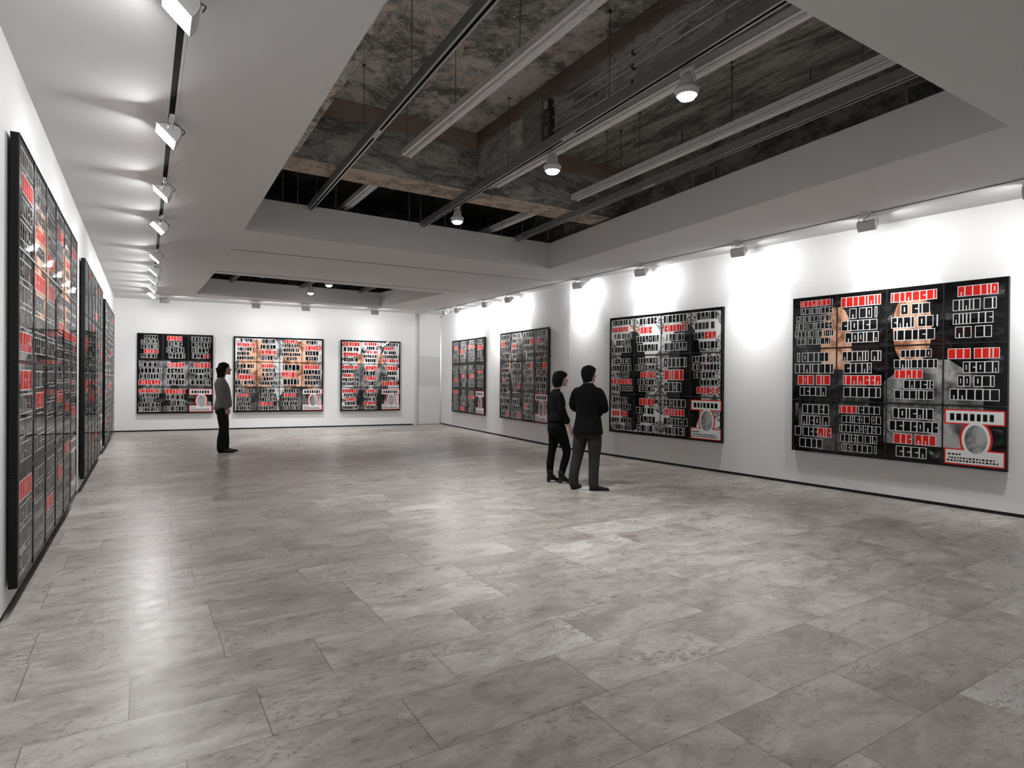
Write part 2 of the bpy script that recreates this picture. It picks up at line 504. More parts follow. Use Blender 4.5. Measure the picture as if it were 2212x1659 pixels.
# ------------------------------------------------------------------ wall washers
def area(parent, loc, nrm, sx, sy, watts, spread):
    l = bpy.data.lights.new('washer_lamp', 'AREA'); l.shape = 'RECTANGLE'; l.size = sx; l.size_y = sy
    l.energy = watts; l.spread = spread
    o = bpy.data.objects.new('washer_lamp', l); COL.objects.link(o); o.parent = parent
    o.location = loc
    o.rotation_euler = Vector(nrm).to_track_quat('-Z', 'Y').to_euler()
    return o
def make_washer():
    """local +y points to the lit wall, z = 0 at the ceiling"""
    r = empty('wall_washer', (0, 0, H))
    hw = .108
    m = MB(); m.box(-.10, .03, -.017, .017, -.034, -.004); m.build('track_adapter', M_WHITE, r)
    b = MB()
    for s in (-1, 1):
        b.tube([(s * .02, 0, -.034), (s * (hw - .02), 0, -.036), (s * (hw + .006), .0, -.06), (s * (hw + .006), .01, -.135)], .006, 8)
        b.tube([(s * (hw - .002), .01, -.135), (s * (hw + .014), .01, -.135)], .013, 10)
    b.build('bracket', M_WHITE, r)
    # section: lens runs from the front top tip to the rear bottom edge, back is curved
    tip, bot = (.112, -.10), (-.028, -.232)
    arc = [(-.028, -.232), (-.050, -.205), (-.066, -.172), (-.071, -.14), (-.064, -.112), (-.044, -.096), (0, -.088), (.045, -.088), (.082, -.092), (.112, -.10)]
    h = MB()
    for s in (-1, 1):
        h.prism(arc, s * hw - (.004 if s > 0 else 0), s * hw + (.004 if s < 0 else 0), 'x')
    inner = [(y * .97 + .002, z + (.004 if i > 4 else 0) * -1) for i, (y, z) in enumerate(arc)]
    shell = arc + inner[::-1]
    for i in range(len(arc) - 1):
        h.prism([arc[i], arc[i + 1], inner[i + 1], inner[i]], -hw, hw, 'x', smooth=False)
    h.build('housing', M_HOUSE, r)
    ln = MB()
    ny, nz = (.132, -.14)
    L_ = math.hypot(ny, nz); ny, nz = ny / L_, nz / L_
    q = [(tip[0] - .010, tip[1] - .011), (bot[0] + .012, bot[1] + .010)]
    ln.prism([q[0], q[1], (q[1][0] - ny * .004, q[1][1] - nz * .004), (q[0][0] - ny * .004, q[0][1] - nz * .004)], -hw + .006, hw - .006, 'x')
    ln.build('lens', M_LENS, r)
    c = MB(); c.tube([(.03, 0, -.02), (.045, -.05, -.035), (.03, -.085, -.07), (-.01, -.10, -.10), (.01, -.085, -.125)], .004, 6, sub=4)
    c.build('cable', M_CABLE, r)
    lc = (0, (q[0][0] + q[1][0]) / 2 + ny * .004, (q[0][1] + q[1][1]) / 2 + nz * .004)
    for sd in (-1, 1):                               # the wide reflector throws most of its light sideways along the wall
        area(r, (sd * hw * .45, lc[1], lc[2]), (sd * .66, .33, -.675), hw * .8, .14, WASH_W / 2, R_(170))
    area(r, (0, lc[1] + ny * .003, lc[2] + nz * .003), (0, .36, -.93), hw * 1.4, .10, LOW_W, R_(75))
    return r
WASH = make_washer()
used = []
ordn = ['nearest', 'second', 'third', 'fourth', 'fifth', 'sixth', 'seventh', 'eighth', 'ninth', 'tenth', 'eleventh']
def washer(uv, face, label, group, yaw=0.0):
    o = WASH if not used else copy_tree(WASH)
    used.append(o)
    p = G(*uv); o.location = (p.x, p.y, H)
    o.rotation_euler = (0, 0, math.atan2(face.y, face.x) - math.pi / 2 + yaw)
    tag(o, label, 'wall light', group)
N_L = Vector((-.854, -.52, 0)); N_B = Vector((-.406, .914, 0)); N_F = Vector((.886, .463, 0)); N_R = Vector((.808, .589, 0))
yl = [0, .05, -.03, .18, .04, 0, -.05, .03, .3]
for i, v in enumerate([3.75, 5.755, 7.6, 9.39, 11.88, 13.47, 14.8, 16.2, 17.35]):
    lab = ['lit wall washer cut by the top edge of the photo, on the left track',
           'lit wall washer second nearest on the left track, black cable looped behind it',
           'lit wall washer third nearest the viewer on the left track',
           'lit wall washer fourth nearest on the left track, turned slightly towards the viewer',
           'lit wall washer fifth nearest the viewer on the left track',
           'lit wall washer fourth from the back wall on the left track',
           'lit wall washer third from the back wall on the left track',
           'lit wall washer second from the back wall on the left track',
           'lit wall washer at the far end of the left track, turned most'][i]
    washer((.185, v), N_L, lab, 'wall washers on the left track', yl[i])
for v in (1.7, -.4):  # extra unseen washers, added to light the near left wall
    washer((.185, v), N_L, ['lit wall washer on the left track, overhead just out of frame', 'lit wall washer on the left track, behind the viewer'][0 if v > 0 else 1], 'wall washers on the left track')
for i, uv in enumerate([(.46, 18.33), (2.686, 18.165), (4.016, 18.05), (6.027, 17.875)]):
    lab = ['grey wall washer seen from behind in the far left corner, by the back wall',
           'grey wall washer on the back track between the two leftmost back-wall pictures',
           'grey wall washer on the back track above the wide picture with skin-coloured ovals',
           'grey wall washer on the back track above the nine-panel picture nearest the door'][i]
    washer(uv, N_B, lab, 'wall washers on the back track')
for i, v in enumerate(VR := [16.75, 15.9, 14.2, 13.0, 10.15, 8.25, 6.1, 4.15, 2.45]):
    lab = ['wall washer on the right track nearest the corner door',
           'wall washer on the right track, second from the corner door',
           'wall washer on the right track above the gap between the two darkest pictures',
           'wall washer on the right track above the narrow-striped picture behind the visitors',
           'wall washer on the right track where the right wall changes direction',
           'wall washer on the right track above the pale diamond-patterned picture',
           'wall washer on the right track over the bare wall between the two nearest pictures',
           'wall washer on the right track above the left half of the nearest right picture',
           'wall washer at the right edge of the photo, cable hanging over its back'][i]
    washer((7.88, v), N_F if i < 4 else N_R, lab, 'wall washers on the right track', [0, 0, .1, .1, .25, .15, .1, 0, 0][i])
for v in (.6,):  # one more washer out of view, added to light the near right wall
    washer((7.88, v), N_R, 'wall washer on the right track just beyond the right edge of the photo', 'wall washers on the right track')

# ------------------------------------------------------------------ rails, tubes and spots in the openings
def frame_between(a, b):
    d = b - a; return d.length, math.atan2(d.y, d.x)
def rail(a, b, z, label, rods=(), joints=(), group='grey lighting rails in the ceiling openings'):
    """deep grey channel with a slot in its underside; a,b in grid coordinates"""
    A, B = G(*a), G(*b); L, rz = frame_between(A, B)
    r = empty('lighting_rail', (A.x, A.y, z), rz, label, 'rail', group)
    w, h = .034, .10
    m = MB(); m.box(0, L, -w, -w + .004, 0, h); m.box(0, L, w - .004, w, 0, h); m.box(0, L, -w, w, h - .004, h); m.box(0, L, -w + .004, w - .004, .03, .034)
    m.build('channel', M_RAIL, r)
    m = MB(); m.box(0, L, -w, -.014, -.003, 0); m.box(0, L, .014, w, -.003, 0)
    m.build('lip', M_RAILLIP, r)
    m = MB(); m.box(0, L, -.0135, .0135, .004, .010); m.build('slot', M_SLOT, r)
    for t in joints:
        m = MB(); m.box(t - .12, t + .12, -.0138, .0138, -.004, .012); m.build('joint_plate', M_RAILLIP, r)
    for t in rods:
        m = MB(); m.tube([(t, 0, h), (t, 0, SLAB - z)], .0036, 6); m.lathe([(.02, SLAB - z - .012), (.02, SLAB - z)], 8, 0, (t, 0)); m.build('hanger_rod', M_ROD, r)
    return r
def along(a, b, vs): # distances on a rail from grid v values
    A, B = Vector(a), Vector(b); L = (B - A).length
    return [abs(v - A.y) / abs(B.y - A.y) * L for v in vs]
RA = ((2.197, 9.66), (1.985, 1.9)); RB = ((4.075, 9.66), (3.69, 1.9)); RC = ((5.995, 9.66), (5.508, 1.9))
rail(*RA, 4.17, 'grey slotted rail crossing the left part of the large ceiling opening', along(*RA, [6.69, 5.17, 3.0]), along(*RA, [6.2]))
rail(*RB, 4.17, 'grey slotted rail carrying three spotlights across the large ceiling opening', along(*RB, [6.5, 4.45, 2.6]), along(*RB, [5.15]))
rail(*RC, 4.17, 'grey slotted rail nearest the right edge of the large ceiling opening', along(*RC, [6.5, 4.5, 3.0]), along(*RC, [5.9]))
for i, (u0, u1) in enumerate(((1.985, 2.07), (3.82, 3.9), (5.5, 5.6))):
    lab = ['left', 'middle', 'right'][i]
    a, b = (u0, 17.76), (u1, 13.0)
    rail(a, b, 4.10, 'grey slotted rail in the far small opening, %s of the three' % lab, [], [])

def batten(a, b, z, label, rods=(), clips=()):
    A, B = G(*a), G(*b); L, rz = frame_between(A, B)
    r = empty('tube_light', (A.x, A.y, z), rz, label, 'tube light', 'unlit tube lights in the ceiling openings')
    m = MB()
    m.prism([(-.055, .035), (.055, .035), (.05, .10), (-.05, .10)], 0, L, 'x')
    m.build('trunking', M_WHITE, r)
    m = MB(); m.prism([(-.07, .012), (-.055, .034), (.055, .034), (.07, .012), (.066, .010), (.05, .029), (-.05, .029), (-.066, .010)], 0, L, 'x'); m.build('reflector', M_WHITE, r)
    m = MB(); m.tube([(.03, 0, .012), (L - .03, 0, .012)], .013, 10); m.build('tube', M_TUBE, r)
    for t in clips:
        m = MB(); m.box(t - .03, t - .012, -.016, .016, -.006, .032); m.box(t + .012, t + .03, -.016, .016, -.006, .032); m.build('lamp_holder', M_WHITE, r)
    for t in rods:
        m = MB(); m.tube([(t, 0, .10), (t, 0, SLAB - z)], .0036, 6); m.lathe([(.022, SLAB - z - .012), (.022, SLAB - z)], 8, 0, (t, 0)); m.build('hanger_rod', M_ROD, r)
    return r
batten((1.29, 7.05), (1.40, 1.9), 4.165, 'white tube light along the left edge of the large ceiling opening', [], [1.25, 2.5, 3.75])
batten((2.82, 7.22), (2.85, 1.9), 4.37, 'white tube light hanging between the left and middle rails', [.05, 1.42, 2.7], [1.25, 2.4, 3.6])
batten((4.15, 7.28), (4.08, 1.9), 4.235, 'white tube light just right of the spotlight rail', [], [1.25, 2.5, 3.75, 4.9])
batten((5.66, 7.42), (5.468, 1.9), 4.33, 'white tube light running beside the rightmost rail', [.8, 1.5, 3.0], [1.25, 2.5, 3.75, 4.9])
batten((2.78, 12.3), (2.78, 8.28), 4.30, 'dim tube light in the dark void behind the concrete beam, left one', [], [])
batten((5.50, 12.3), (5.50, 8.28), 4.30, 'dim tube light in the dark void behind the concrete beam, right one', [], [])
def rod_only(u, v, z0, label):
    p = G(u, v)
    m = MB(); m.tube([(0, 0, 0), (0, 0, SLAB - z0)], .0045, 6)
    m.lathe([(.02, SLAB - z0 - .012), (.02, SLAB - z0)], 8)
    o = m.build('hanger_rod', M_ROD, None, (p.x, p.y, z0)); tag(o, label, 'hanger rod', 'loose hanger rods in the dark void')
VR2 = [(1.62, 8.7), (1.86, 8.9), (2.1, 8.8), (2.36, 8.75), (3.55, 8.9), (3.72, 8.85), (4.17, 8.9), (4.36, 8.7), (5.25, 8.9), (5.6, 8.8), (6.07, 8.7)]
for i, (u, v) in enumerate(VR2):
    rod_only(u, v, 4.0, 'thin steel rod in the dark void beyond the beam, %s from the left' % ['first', 'second', 'third', 'fourth', 'fifth', 'sixth', 'seventh', 'eighth', 'ninth', 'tenth', 'eleventh'][i])

def make_spot():
    """z = 0 at the rail underside"""
    r = empty('spotlight', (0, 0, 4.17))
    m = MB(); m.box(-.07, .07, -.0125, .0125, -.022, .002); m.build('track_adapter', M_WHITE, r)
    m = MB()
    for s in (-1, 1):
        m.prism([(s * .03, -.022), (s * .05, -.022), (s * .086, -.10), (s * .084, -.135), (s * .074, -.135), (s * .074, -.10)], -.012, .012, 'y')
    m.box(-.05, .05, -.012, .012, -.026, -.0205)
    m.build('bracket', M_WHITE, r)
    b = MB(); b.lathe([(.0, -.045), (.040, -.047), (.049, -.058), (.073, -.150), (.073, -.158)], 28)
    b.build('housing', M_HOUSE, r)
    b = MB(); b.lathe([(.073, -.152), (.094, -.156), (.101, -.166), (.101, -.188), (.094, -.194), (.091, -.212), (.085, -.222), (.080, -.222), (.080, -.16)], 28)
    b.build('rim', M_HOUSE, r)
    g = MB(); g.lathe([(.0772, -.212), (.074, -.228), (.06, -.246), (.035, -.255), (.004, -.257)], 24)
    g.build('glass', M_BULB, r)
    l = bpy.data.lights.new('spot_lamp', 'SPOT'); l.energy = SPOT_W; l.spot_size = R_(95); l.spot_blend = .8; l.shadow_soft_size = .05
    o = bpy.data.objects.new('spot_lamp', l); COL.objects.link(o); o.parent = r; o.location = (0, 0, -.27)
    return r
SPOT = make_spot()
for i, (u, v) in enumerate([(3.84, 3.5), (3.95, 5.58), (4.03, 8.17), (3.90, 16.95), (3.95, 15.23)]):
    o = SPOT if i == 0 else copy_tree(SPOT)
    p = G(u, v); o.location = (p.x, p.y, 4.165 if v < 10 else 4.098); o.rotation_euler = (0, 0, ANG + math.pi / 2 + .02)
    tag(o, ['lit bell-shaped spotlight on the middle rail, nearest the viewer', 'lit bell-shaped spotlight on the middle rail, second nearest',
            'lit bell-shaped spotlight at the far end of the large opening', 'lit spotlight in the small far opening, hanging lower in view',
            'lit spotlight in the small far opening, half hidden by its near edge'][i], 'spotlight', 'suspended spotlights')

# conduits, boxes and mortar patch on the beam
for i, z in enumerate((4.775, 4.635, 4.485)):
    a, b = G(4.065, 5.74, z), G(4.065, .8, z)
    L, rz = frame_between(a, b)
    r = empty('conduit', a, rz, '%s of three steel conduits fixed to the concrete beam' % ['topmost', 'middle', 'lowest'][i], 'conduit', 'conduits on the concrete beam')
    m = MB(); m.tube([(0, 0, 0), (L, 0, 0)], .013, 10); m.build('pipe', M_CONDUIT, r)
    for t in (1.35, 2.7, 4.0):
        m = MB(); m.box(t - .012, t + .012, -.018, .024, -.018, .018); m.build('clip', M_BOX, r)
for i, (v0, v1, z0, z1) in enumerate(((5.76, 5.86, 4.73, 4.86), (5.74, 5.90, 4.57, 4.725), (5.74, 5.90, 4.41, 4.565))):
    p = G(4.09, (v0 + v1) / 2, z0)
    r = empty('junction_box', p, ANG, ['small junction box with pale cover, top of the stack on the beam', 'square dark junction box in the middle of the stack', 'dark junction box with louvred cover, bottom of the stack'][i], 'junction box', 'junction boxes on the beam')
    w = (v1 - v0) / 2
    m = MB(); m.box(-.075, -.0005, -w, w, 0, z1 - z0); m.build('box_body', M_BOX, r)
    m = MB()
    if i == 0: m.box(-.080, -.0755, -w * .7, w * .7, .02, z1 - z0 - .02)
    elif i == 1:
        for yy, zz in ((-.04, .10), (.035, .06), (-.03, .05)): m.box(-.079, -.0755, yy - .008, yy + .008, zz - .008, zz + .008)
    else:
        for k in range(4): m.box(-.080, -.0755, -.045, .02, .025 + k * .028, .035 + k * .028)
    m.build('cover_mark', M_LABELPLATE, r)
rnd = random.Random(4)
pol = []
for k in range(28):
    a = 2 * math.pi * k / 28
    c, s = math.cos(a), math.sin(a)
    f = (abs(c) ** 4 + abs(s) ** 4) ** -.25
    pol.append((6.20 + .24 * c * f + rnd.uniform(-.015, .015), 4.74 + .24 * s * f + rnd.uniform(-.015, .015)))
m = MB(); m.prism(pol, 4.078, 4.0895, 'x')
o = m.build('mortar_patch', M_MORTAR, None, (0, 0, 0), ANG); tag(o, 'rough square mortar patch on the beam left of the junction boxes', 'mortar patch')

# ventilation grilles on the right concrete wall of the opening
for i, (v0, v1, z0, z1) in enumerate(((2.75, 3.30, 4.25, 4.76), (5.83, 6.24, 4.30, 4.65), (8.85, 9.18, 4.25, 4.52))):
    p = G(7.03, (v0 + v1) / 2, z0)
    r = empty('vent_grille', p, ANG, ['large vent grille at the right end of the ceiling opening', 'square vent grille in the middle of the dark right-hand beam', 'small vent grille in the far right corner of the large opening'][i], 'vent', 'vents on the right concrete beam')
    w = (v1 - v0) / 2; h = z1 - z0
    m = MB(); t = .03
    m.box(-.05, -.0005, -w, -w + t, 0, h); m.box(-.05, -.0005, w - t, w, 0, h); m.box(-.05, -.0005, -w + t, w - t, 0, t); m.box(-.05, -.0005, -w + t, w - t, h - t, h)
    m.build('grille_frame', M_GRILLE, r)
    m = MB(); m.box(-.012, -.001, -w + t, w - t, t, h - t); m.build('grille_back', M_SLOT, r)
    m = MB()
    k = t + .012
    while k < h - t:
        m.box(-.045, -.018, -w + t, w - t, k, k + .005); k += .02
    k = -w + t + .02
    while k < w - t:
        m.box(-.046, -.040, k, k + .003, t, h - t); k += .024
    m.build('louvre', M_GRILLE, r)

# foil ducts in the far small opening
for i, (u, v) in enumerate(((2.72, 16.9), (3.36, 16.7))):
    p = G(u, v, 4.45)
    m = MB()
    rs = []
    for k in range(15):
        rr = .19 + (.012 if k % 2 else 0)
        rs.append([Vector((rr * math.cos(2 * math.pi * j / 20), -.55 + k * .08, rr * math.sin(2 * math.pi * j / 20))) for j in range(20)])
    m.rings(rs)
    o = m.build('foil_duct', M_DUCT, None, p, ANG); tag(o, ['silver foil duct in the small far opening, left one', 'silver foil duct in the small far opening, right one'][i], 'duct', 'foil ducts in the far opening')

# small white sensor at the corner of the far opening
p = G(6.02, 17.60, H + .005)
r = empty('motion_sensor', p, ANG, 'small white sensor box on the far opening fascia by the door side', 'sensor')
m = MB(); m.box(-.05, .05, -.03, .0695, .06, .22); m.build('sensor_body', M_WHITE, r)
m = MB(); m.ellipsoid((0, -.03, .10), (.025, .02, .025)); m.build('sensor_lens', M_TUBE, r)

# ------------------------------------------------------------------ framed pictures: plain abstract panels
def print_mat(name, rough=.45, color=None, ramp=None, scale=(3, 3), dist=1.0, detail=7.0):
    n = N(name)
    if ramp:
        sp = n.node('ShaderNodeSeparateXYZ'); n.link(n.obj(), sp.inputs[0])
        q = n.xyz(n.math('MULTIPLY', sp.outputs[0], scale[0]), 0.37, n.math('MULTIPLY', sp.outputs[2], scale[1]))
        color = n.ramp(n.noise(q, 1.0, detail, .68, dist), ramp)
    n.set(color=color, rough=.6, spec=.0, coat=.45, coat_r=.02)
    n.b.inputs['Coat IOR'].default_value = 1.45
    return n.mat
G_DARK = print_mat('print_dark', ramp=[(.46, .003), (.58, .012), (.66, .06), (.74, .28)], scale=(3.2, 4.5))
G_TWIG = print_mat('print_twigs', ramp=[(.44, .02), (.485, .20), (.53, .48), (.6, .66)], scale=(11, 11), dist=2.5)
G_STRK = print_mat('print_streaks', ramp=[(.40, .008), (.50, .09), (.58, .42), (.66, .60)], scale=(10, 1.6), dist=.6)
G_FINE = print_mat('print_fine_dark', ramp=[(.50, .005), (.56, .03), (.63, .28)], scale=(15, 9), dist=3.0)
G_HALF = print_mat('print_half_dark', ramp=[(.42, .008), (.50, .07), (.58, .30), (.66, .48)], scale=(1.6, 2.6), dist=.8)
G_PALE = print_mat('print_pale', ramp=[(.40, .10), (.48, .42), (.56, .66), (.7, .72)], scale=(2.2, 2.2), dist=.8)
G_BLOT = print_mat('print_blots', ramp=[(.37, .02), (.42, .22), (.47, .62), (.6, .70)], scale=(4.6, 4.6), dist=.4, detail=3.0)
C_FLESH = print_mat('print_flesh', ramp=[(.40, (.20, .085, .045)), (.52, (.62, .33, .21)), (.62, (.74, .46, .33))], scale=(3.5, 3.0), dist=.6)
C_GREY = print_mat('print_grey', ramp=[(.40, .045), (.5, .17), (.6, .36)], scale=(3, 2.2), dist=.5)
C_DGREY = print_mat('print_dark_grey', ramp=[(.4, .012), (.5, .04), (.6, .12)], scale=(3, 2.2), dist=.5)
C_WHITE = print_mat('print_white', color=.70)
C_BLACK = print_mat('print_black', color=.006)
C_RED = print_mat('print_red', color=(.58, .018, .012))
M_FRAME = simple('black_frame', .012, .4, 0.0, .1, 8.0)

def clip_rect(poly, x0, x1, z0, z1):
    def cut(ps, inside, inter):
        out = []
        for i in range(len(ps)):
            a, b = ps[i - 1], ps[i]
            if inside(b):
                if not inside(a): out.append(inter(a, b))
                out.append(b)
            elif inside(a): out.append(inter(a, b))
        return out
    for ax, lim, sg in ((0, x0, 1), (0, x1, -1), (1, z0, 1), (1, z1, -1)):
        if not poly: return []
        def inter(a, b, ax=ax, lim=lim):
            t = (lim - a[ax]) / (b[ax] - a[ax]); return (a[0] + (b[0] - a[0]) * t, a[1] + (b[1] - a[1]) * t)
        poly = cut(poly, lambda p, ax=ax, lim=lim, sg=sg: (p[ax] - lim) * sg >= 0, inter)
    return poly
def oval(cx, cz, rx, rz, e=2.4, n=40):
    o = []
    for k in range(n):
        a = 2 * math.pi * k / n; c, s = math.cos(a), math.sin(a)
        f = (abs(c) ** e + abs(s) ** e) ** (-1 / e); o.append((cx + rx * c * f, cz + rz * s * f))
    return o
def sheet(m, poly, y, mi):
    if len(poly) >= 3: m.add([(x, y, z) for x, z in poly], [list(range(len(poly)))], mi)
def rect(m, x0, x1, z0, z1, y, mi): m.quad((x0, y, z0), (x1, y, z0), (x1, y, z1), (x0, y, z1), mi)

DEP = .045
def bar_rows(m, rng, x0, x1, z0, z1, n, reds, half, yb, edge, dark=False):
    """rows of plain upright bars, black or red, each with a pale surround"""
    hgt = (z1 - z0); pitch = hgt / n
    for k in range(n):
        zc = z1 - (k + .5) * pitch
        h = pitch * rng.uniform(.68, .78)
        wid = (x1 - x0) * rng.uniform(.58, .97)
        cx = (x0 + x1) / 2 + rng.uniform(-.5, .5) * ((x1 - x0) - wid) * .5
        x = cx - wid / 2
        g = h * .11; mrg = h * edge
        bars = []
        while x < cx + wid / 2 - h * .2:
            w = h * rng.choice((.20, .44, .52, .58, .62))
            if rng.random() < .08: x += h * .28
            bars.append((x, min(x + w, cx + wid / 2))); x += w + g
        if not bars: continue
        nred = len(bars) if not half else max(2, int(len(bars) * .55))
        for i, (a, b) in enumerate(bars):
            rect(m, a - mrg, b + mrg, zc - h / 2 - mrg, zc + h / 2 + mrg, yb - .0005, 3)
        for i, (a, b) in enumerate(bars):
            is_red = k in reds and (i < nred if half != 'end' else i >= len(bars) - nred)
            zt = zc + h / 2; zb = zc - h / 2
            kind = rng.randrange(4)
            mi = 5 if is_red else 4
            if (b - a) > h * .27 and kind < 3 and rng.random() < .5:      # wide bars carry one or two pale slits
                rect(m, a, b, zb, zt, yb - .0010, mi)
                sl = (b - a) * .17; xm = (a + b) / 2
                if kind == 0: rect(m, xm - sl / 2, xm + sl / 2, zb + h * .25, zt - h * .25, yb - .0015, 3)
                elif kind == 1: rect(m, xm, b, zb + h * .45, zb + h * .55, yb - .0015, 3)
                else: rect(m, xm - sl / 2, xm + sl / 2, zb, zb + h * .42, yb - .0015, 3)
            else:
                rect(m, a, b, zb, zt, yb - .0010, mi)

def picture(origin, wdir, t0, t1, z0, z1, cols, nrows, ground, spec, shapes, label, seed, group='framed pictures', edge=.062, off=.02, plate=True):
    W_, H_ = t1 - t0, z1 - z0
    p = origin + wdir * ((t0 + t1) / 2)
    rz = math.atan2(wdir.y, wdir.x)
    r = empty('framed_picture', (p.x, p.y, z0), rz, label, 'picture', group)
    rng = random.Random(seed)
    pw, ph = W_ / cols, H_ / nrows
    yb = -off - DEP
    for j in range(nrows):
        for i in range(cols):
            x0, x1 = -W_ / 2 + i * pw, -W_ / 2 + (i + 1) * pw
            zb, zt = H_ - (j + 1) * ph, H_ - j * ph
            g = .0012
            m = MB()
            m.box(x0 + g, x1 - g, yb + .0004, -off, zb + g, zt - g, 4)
            # outer panels leave a black border at the edge of the picture
            bx0 = x0 + (.045 if i == 0 else .009); bx1 = x1 - (.045 if i == cols - 1 else .009)
            bz0 = zb + (.05 if j == nrows - 1 else .009); bz1 = zt - (.05 if j == 0 else .009)
            rect(m, bx0, bx1, bz0, bz1, yb, 0)
            for (mi, poly) in shapes:
                P = [(-W_ / 2 + a * W_, b * H_) for a, b in poly]
                sheet(m, clip_rect(P, bx0, bx1, bz0, bz1), yb - .0004 - .00008 * mi, mi)
            n, reds, half = spec[j * cols + i]
            if n:
                bar_rows(m, rng, x0 + .035, x1 - .035, zb + .05, zt - .045, n, reds, half, yb - .0008, edge)
            pn = m.build('panel', [ground, C_FLESH, C_GREY, C_WHITE, C_BLACK, C_RED, C_DGREY], r, recalc=False)
            f = MB(); e = .007
            f.box(x0 + g, x0 + e, yb - .005, yb + .002, zb + g, zt - g); f.box(x1 - e, x1 - g, yb - .005, yb + .002, zb + g, zt - g)
            f.box(x0 + e, x1 - e, yb - .005, yb + .002, zb + g, zb + e); f.box(x0 + e, x1 - e, yb - .005, yb + .002, zt - e, zt - g)
            f.build('panel_rim', M_FRAME, pn)
            if n == 0 and plate:
                q = MB(); cx = (x0 + x1) / 2; y = yb - .0008
                a0, a1 = x0 + .02, x1 - .02; b0, b1 = zb + .035, zt - .05
                hh = b1 - b0
                disc = oval(cx + .02, b0 + hh * .47, pw * .22, hh * .31, 2.0)
                rect(q, a0, a1, b1 - hh * .27, b1, y, 2); rect(q, a0, a1, b0, b0 + hh * .29, y, 2)
                sheet(q, oval(cx + .02, b0 + hh * .47, pw * .255, hh * .35, 2.0), y - .0001, 2)
                t = .016
                rect(q, a0 + t, a1 - t, b1 - hh * .27 + t, b1 - t, y - .0005, 0); rect(q, a0 + t, a1 - t, b0 + t, b0 + hh * .29 - t, y - .0005, 0)
                sheet(q, disc, y - .0006, 0)
                sheet(q, oval(cx + .02, b0 + hh * .47, pw * .175, hh * .255, 2.0), y - .0010, 3)
                xx = a0 + .06
                while xx < a1 - .09:
                    w = rng.uniform(.03, .06); rect(q, xx, xx + w, b1 - hh * .20, b1 - hh * .075, y - .0010, 1); xx += w + .022
                for zz, xa, xb in ((.17, .07, .30), (.105, .08, .86), (.055, .05, .93)):
                    xx = a0 + (a1 - a0) * xa
                    while xx < a0 + (a1 - a0) * xb - .02:
                        w = rng.uniform(.012, .03); rect(q, xx, xx + w, b0 + hh * zz, b0 + hh * (zz + .03), y - .0010, 1); xx += w + .012
                q.build('title_plate', [C_WHITE, C_BLACK, C_RED, C_GREY], pn, recalc=False)['label'] = 'pale plate edged in red with a grey disc'
    # hanging cleats between the panel backs and the wall
    for xx in (-W_ / 2 + .15, W_ / 2 - .15):
        for zz in (H_ * .2, H_ * .85):
            c = MB(); c.box(xx - .05, xx + .05, -off + .0005, -.0008, zz, zz + .06); c.build('wall_cleat', M_FRAME, r)
    return r
D_L = Vector((-.5204, .8539, 0)); D_B = (P_BR - P_LB).normalized(); D_F = (P_KI - P_FR).normalized(); D_R = (P_RN - P_KI).normalized()
def sp(s):
    """'6r0 4r2h 0': rows, rows that are red, h/e = only the start or end of the row is red"""
    out = []
    for w in s.split():
        half = 'start' if w.endswith('h') else ('end' if w.endswith('e') else None)
        w = w.rstrip('he')
        n, _, rr = w.partition('r')
        out.append((int(n), [int(c) for c in rr], half))
    return out
FL, GR, WH, BK, DG = 1, 2, 3, 4, 6
def suit(cx, top, wid, bot=0.0): return [(cx - wid, bot), (cx + wid, bot), (cx + wid, top - .12), (cx + wid * .35, top), (cx - wid * .35, top), (cx - wid, top - .12)]
def diamond(cx, cz, rx, rz): return [(cx, cz - rz), (cx + rx, cz), (cx, cz + rz), (cx - rx, cz)]
# right wall
picture(P_KI, D_R, 5.20, 7.82, .522, 2.83, 4, 3, G_DARK,
        sp('6r0 4r0 4r0 4r0 4r2 4r2 5r2 4r0 4r2e 5r0h 4r2 0'),
        [(DG, suit(.23, .53, .19)), (GR, suit(.70, .58, .21, .10)), (FL, oval(.245, .68, .082, .24)), (FL, oval(.615, .76, .085, .20))],
        'largest-looking dark picture with orange-red bars, nearest on the right wall', 11)
picture(P_KI, D_R, 1.322, 3.98, .508, 2.828, 4, 3, G_TWIG,
        sp('5r1 4r1 4r1 4r2e 5r3 5r2 3r1 5r4 5r2 4r0 4r1 0'),
        [(WH, diamond(.13, .84, .14, .16)), (WH, diamond(.40, .78, .14, .2)), (WH, diamond(.62, .8, .13, .17)), (WH, diamond(.88, .84, .13, .16)), (WH, diamond(.25, .16, .3, .15)), (WH, diamond(.75, .14, .26, .14)),
         (BK, oval(.235, .45, .13, .42)), (BK, oval(.70, .45, .14, .45)), (GR, suit(.235, .68, .10, .26)), (GR, suit(.70, .68, .10, .26)), (FL, oval(.235, .78, .052, .14)), (FL, oval(.70, .79, .055, .15))],
        'pale twig-patterned picture with diamond shapes on the right wall, behind the tall visitor', 12)
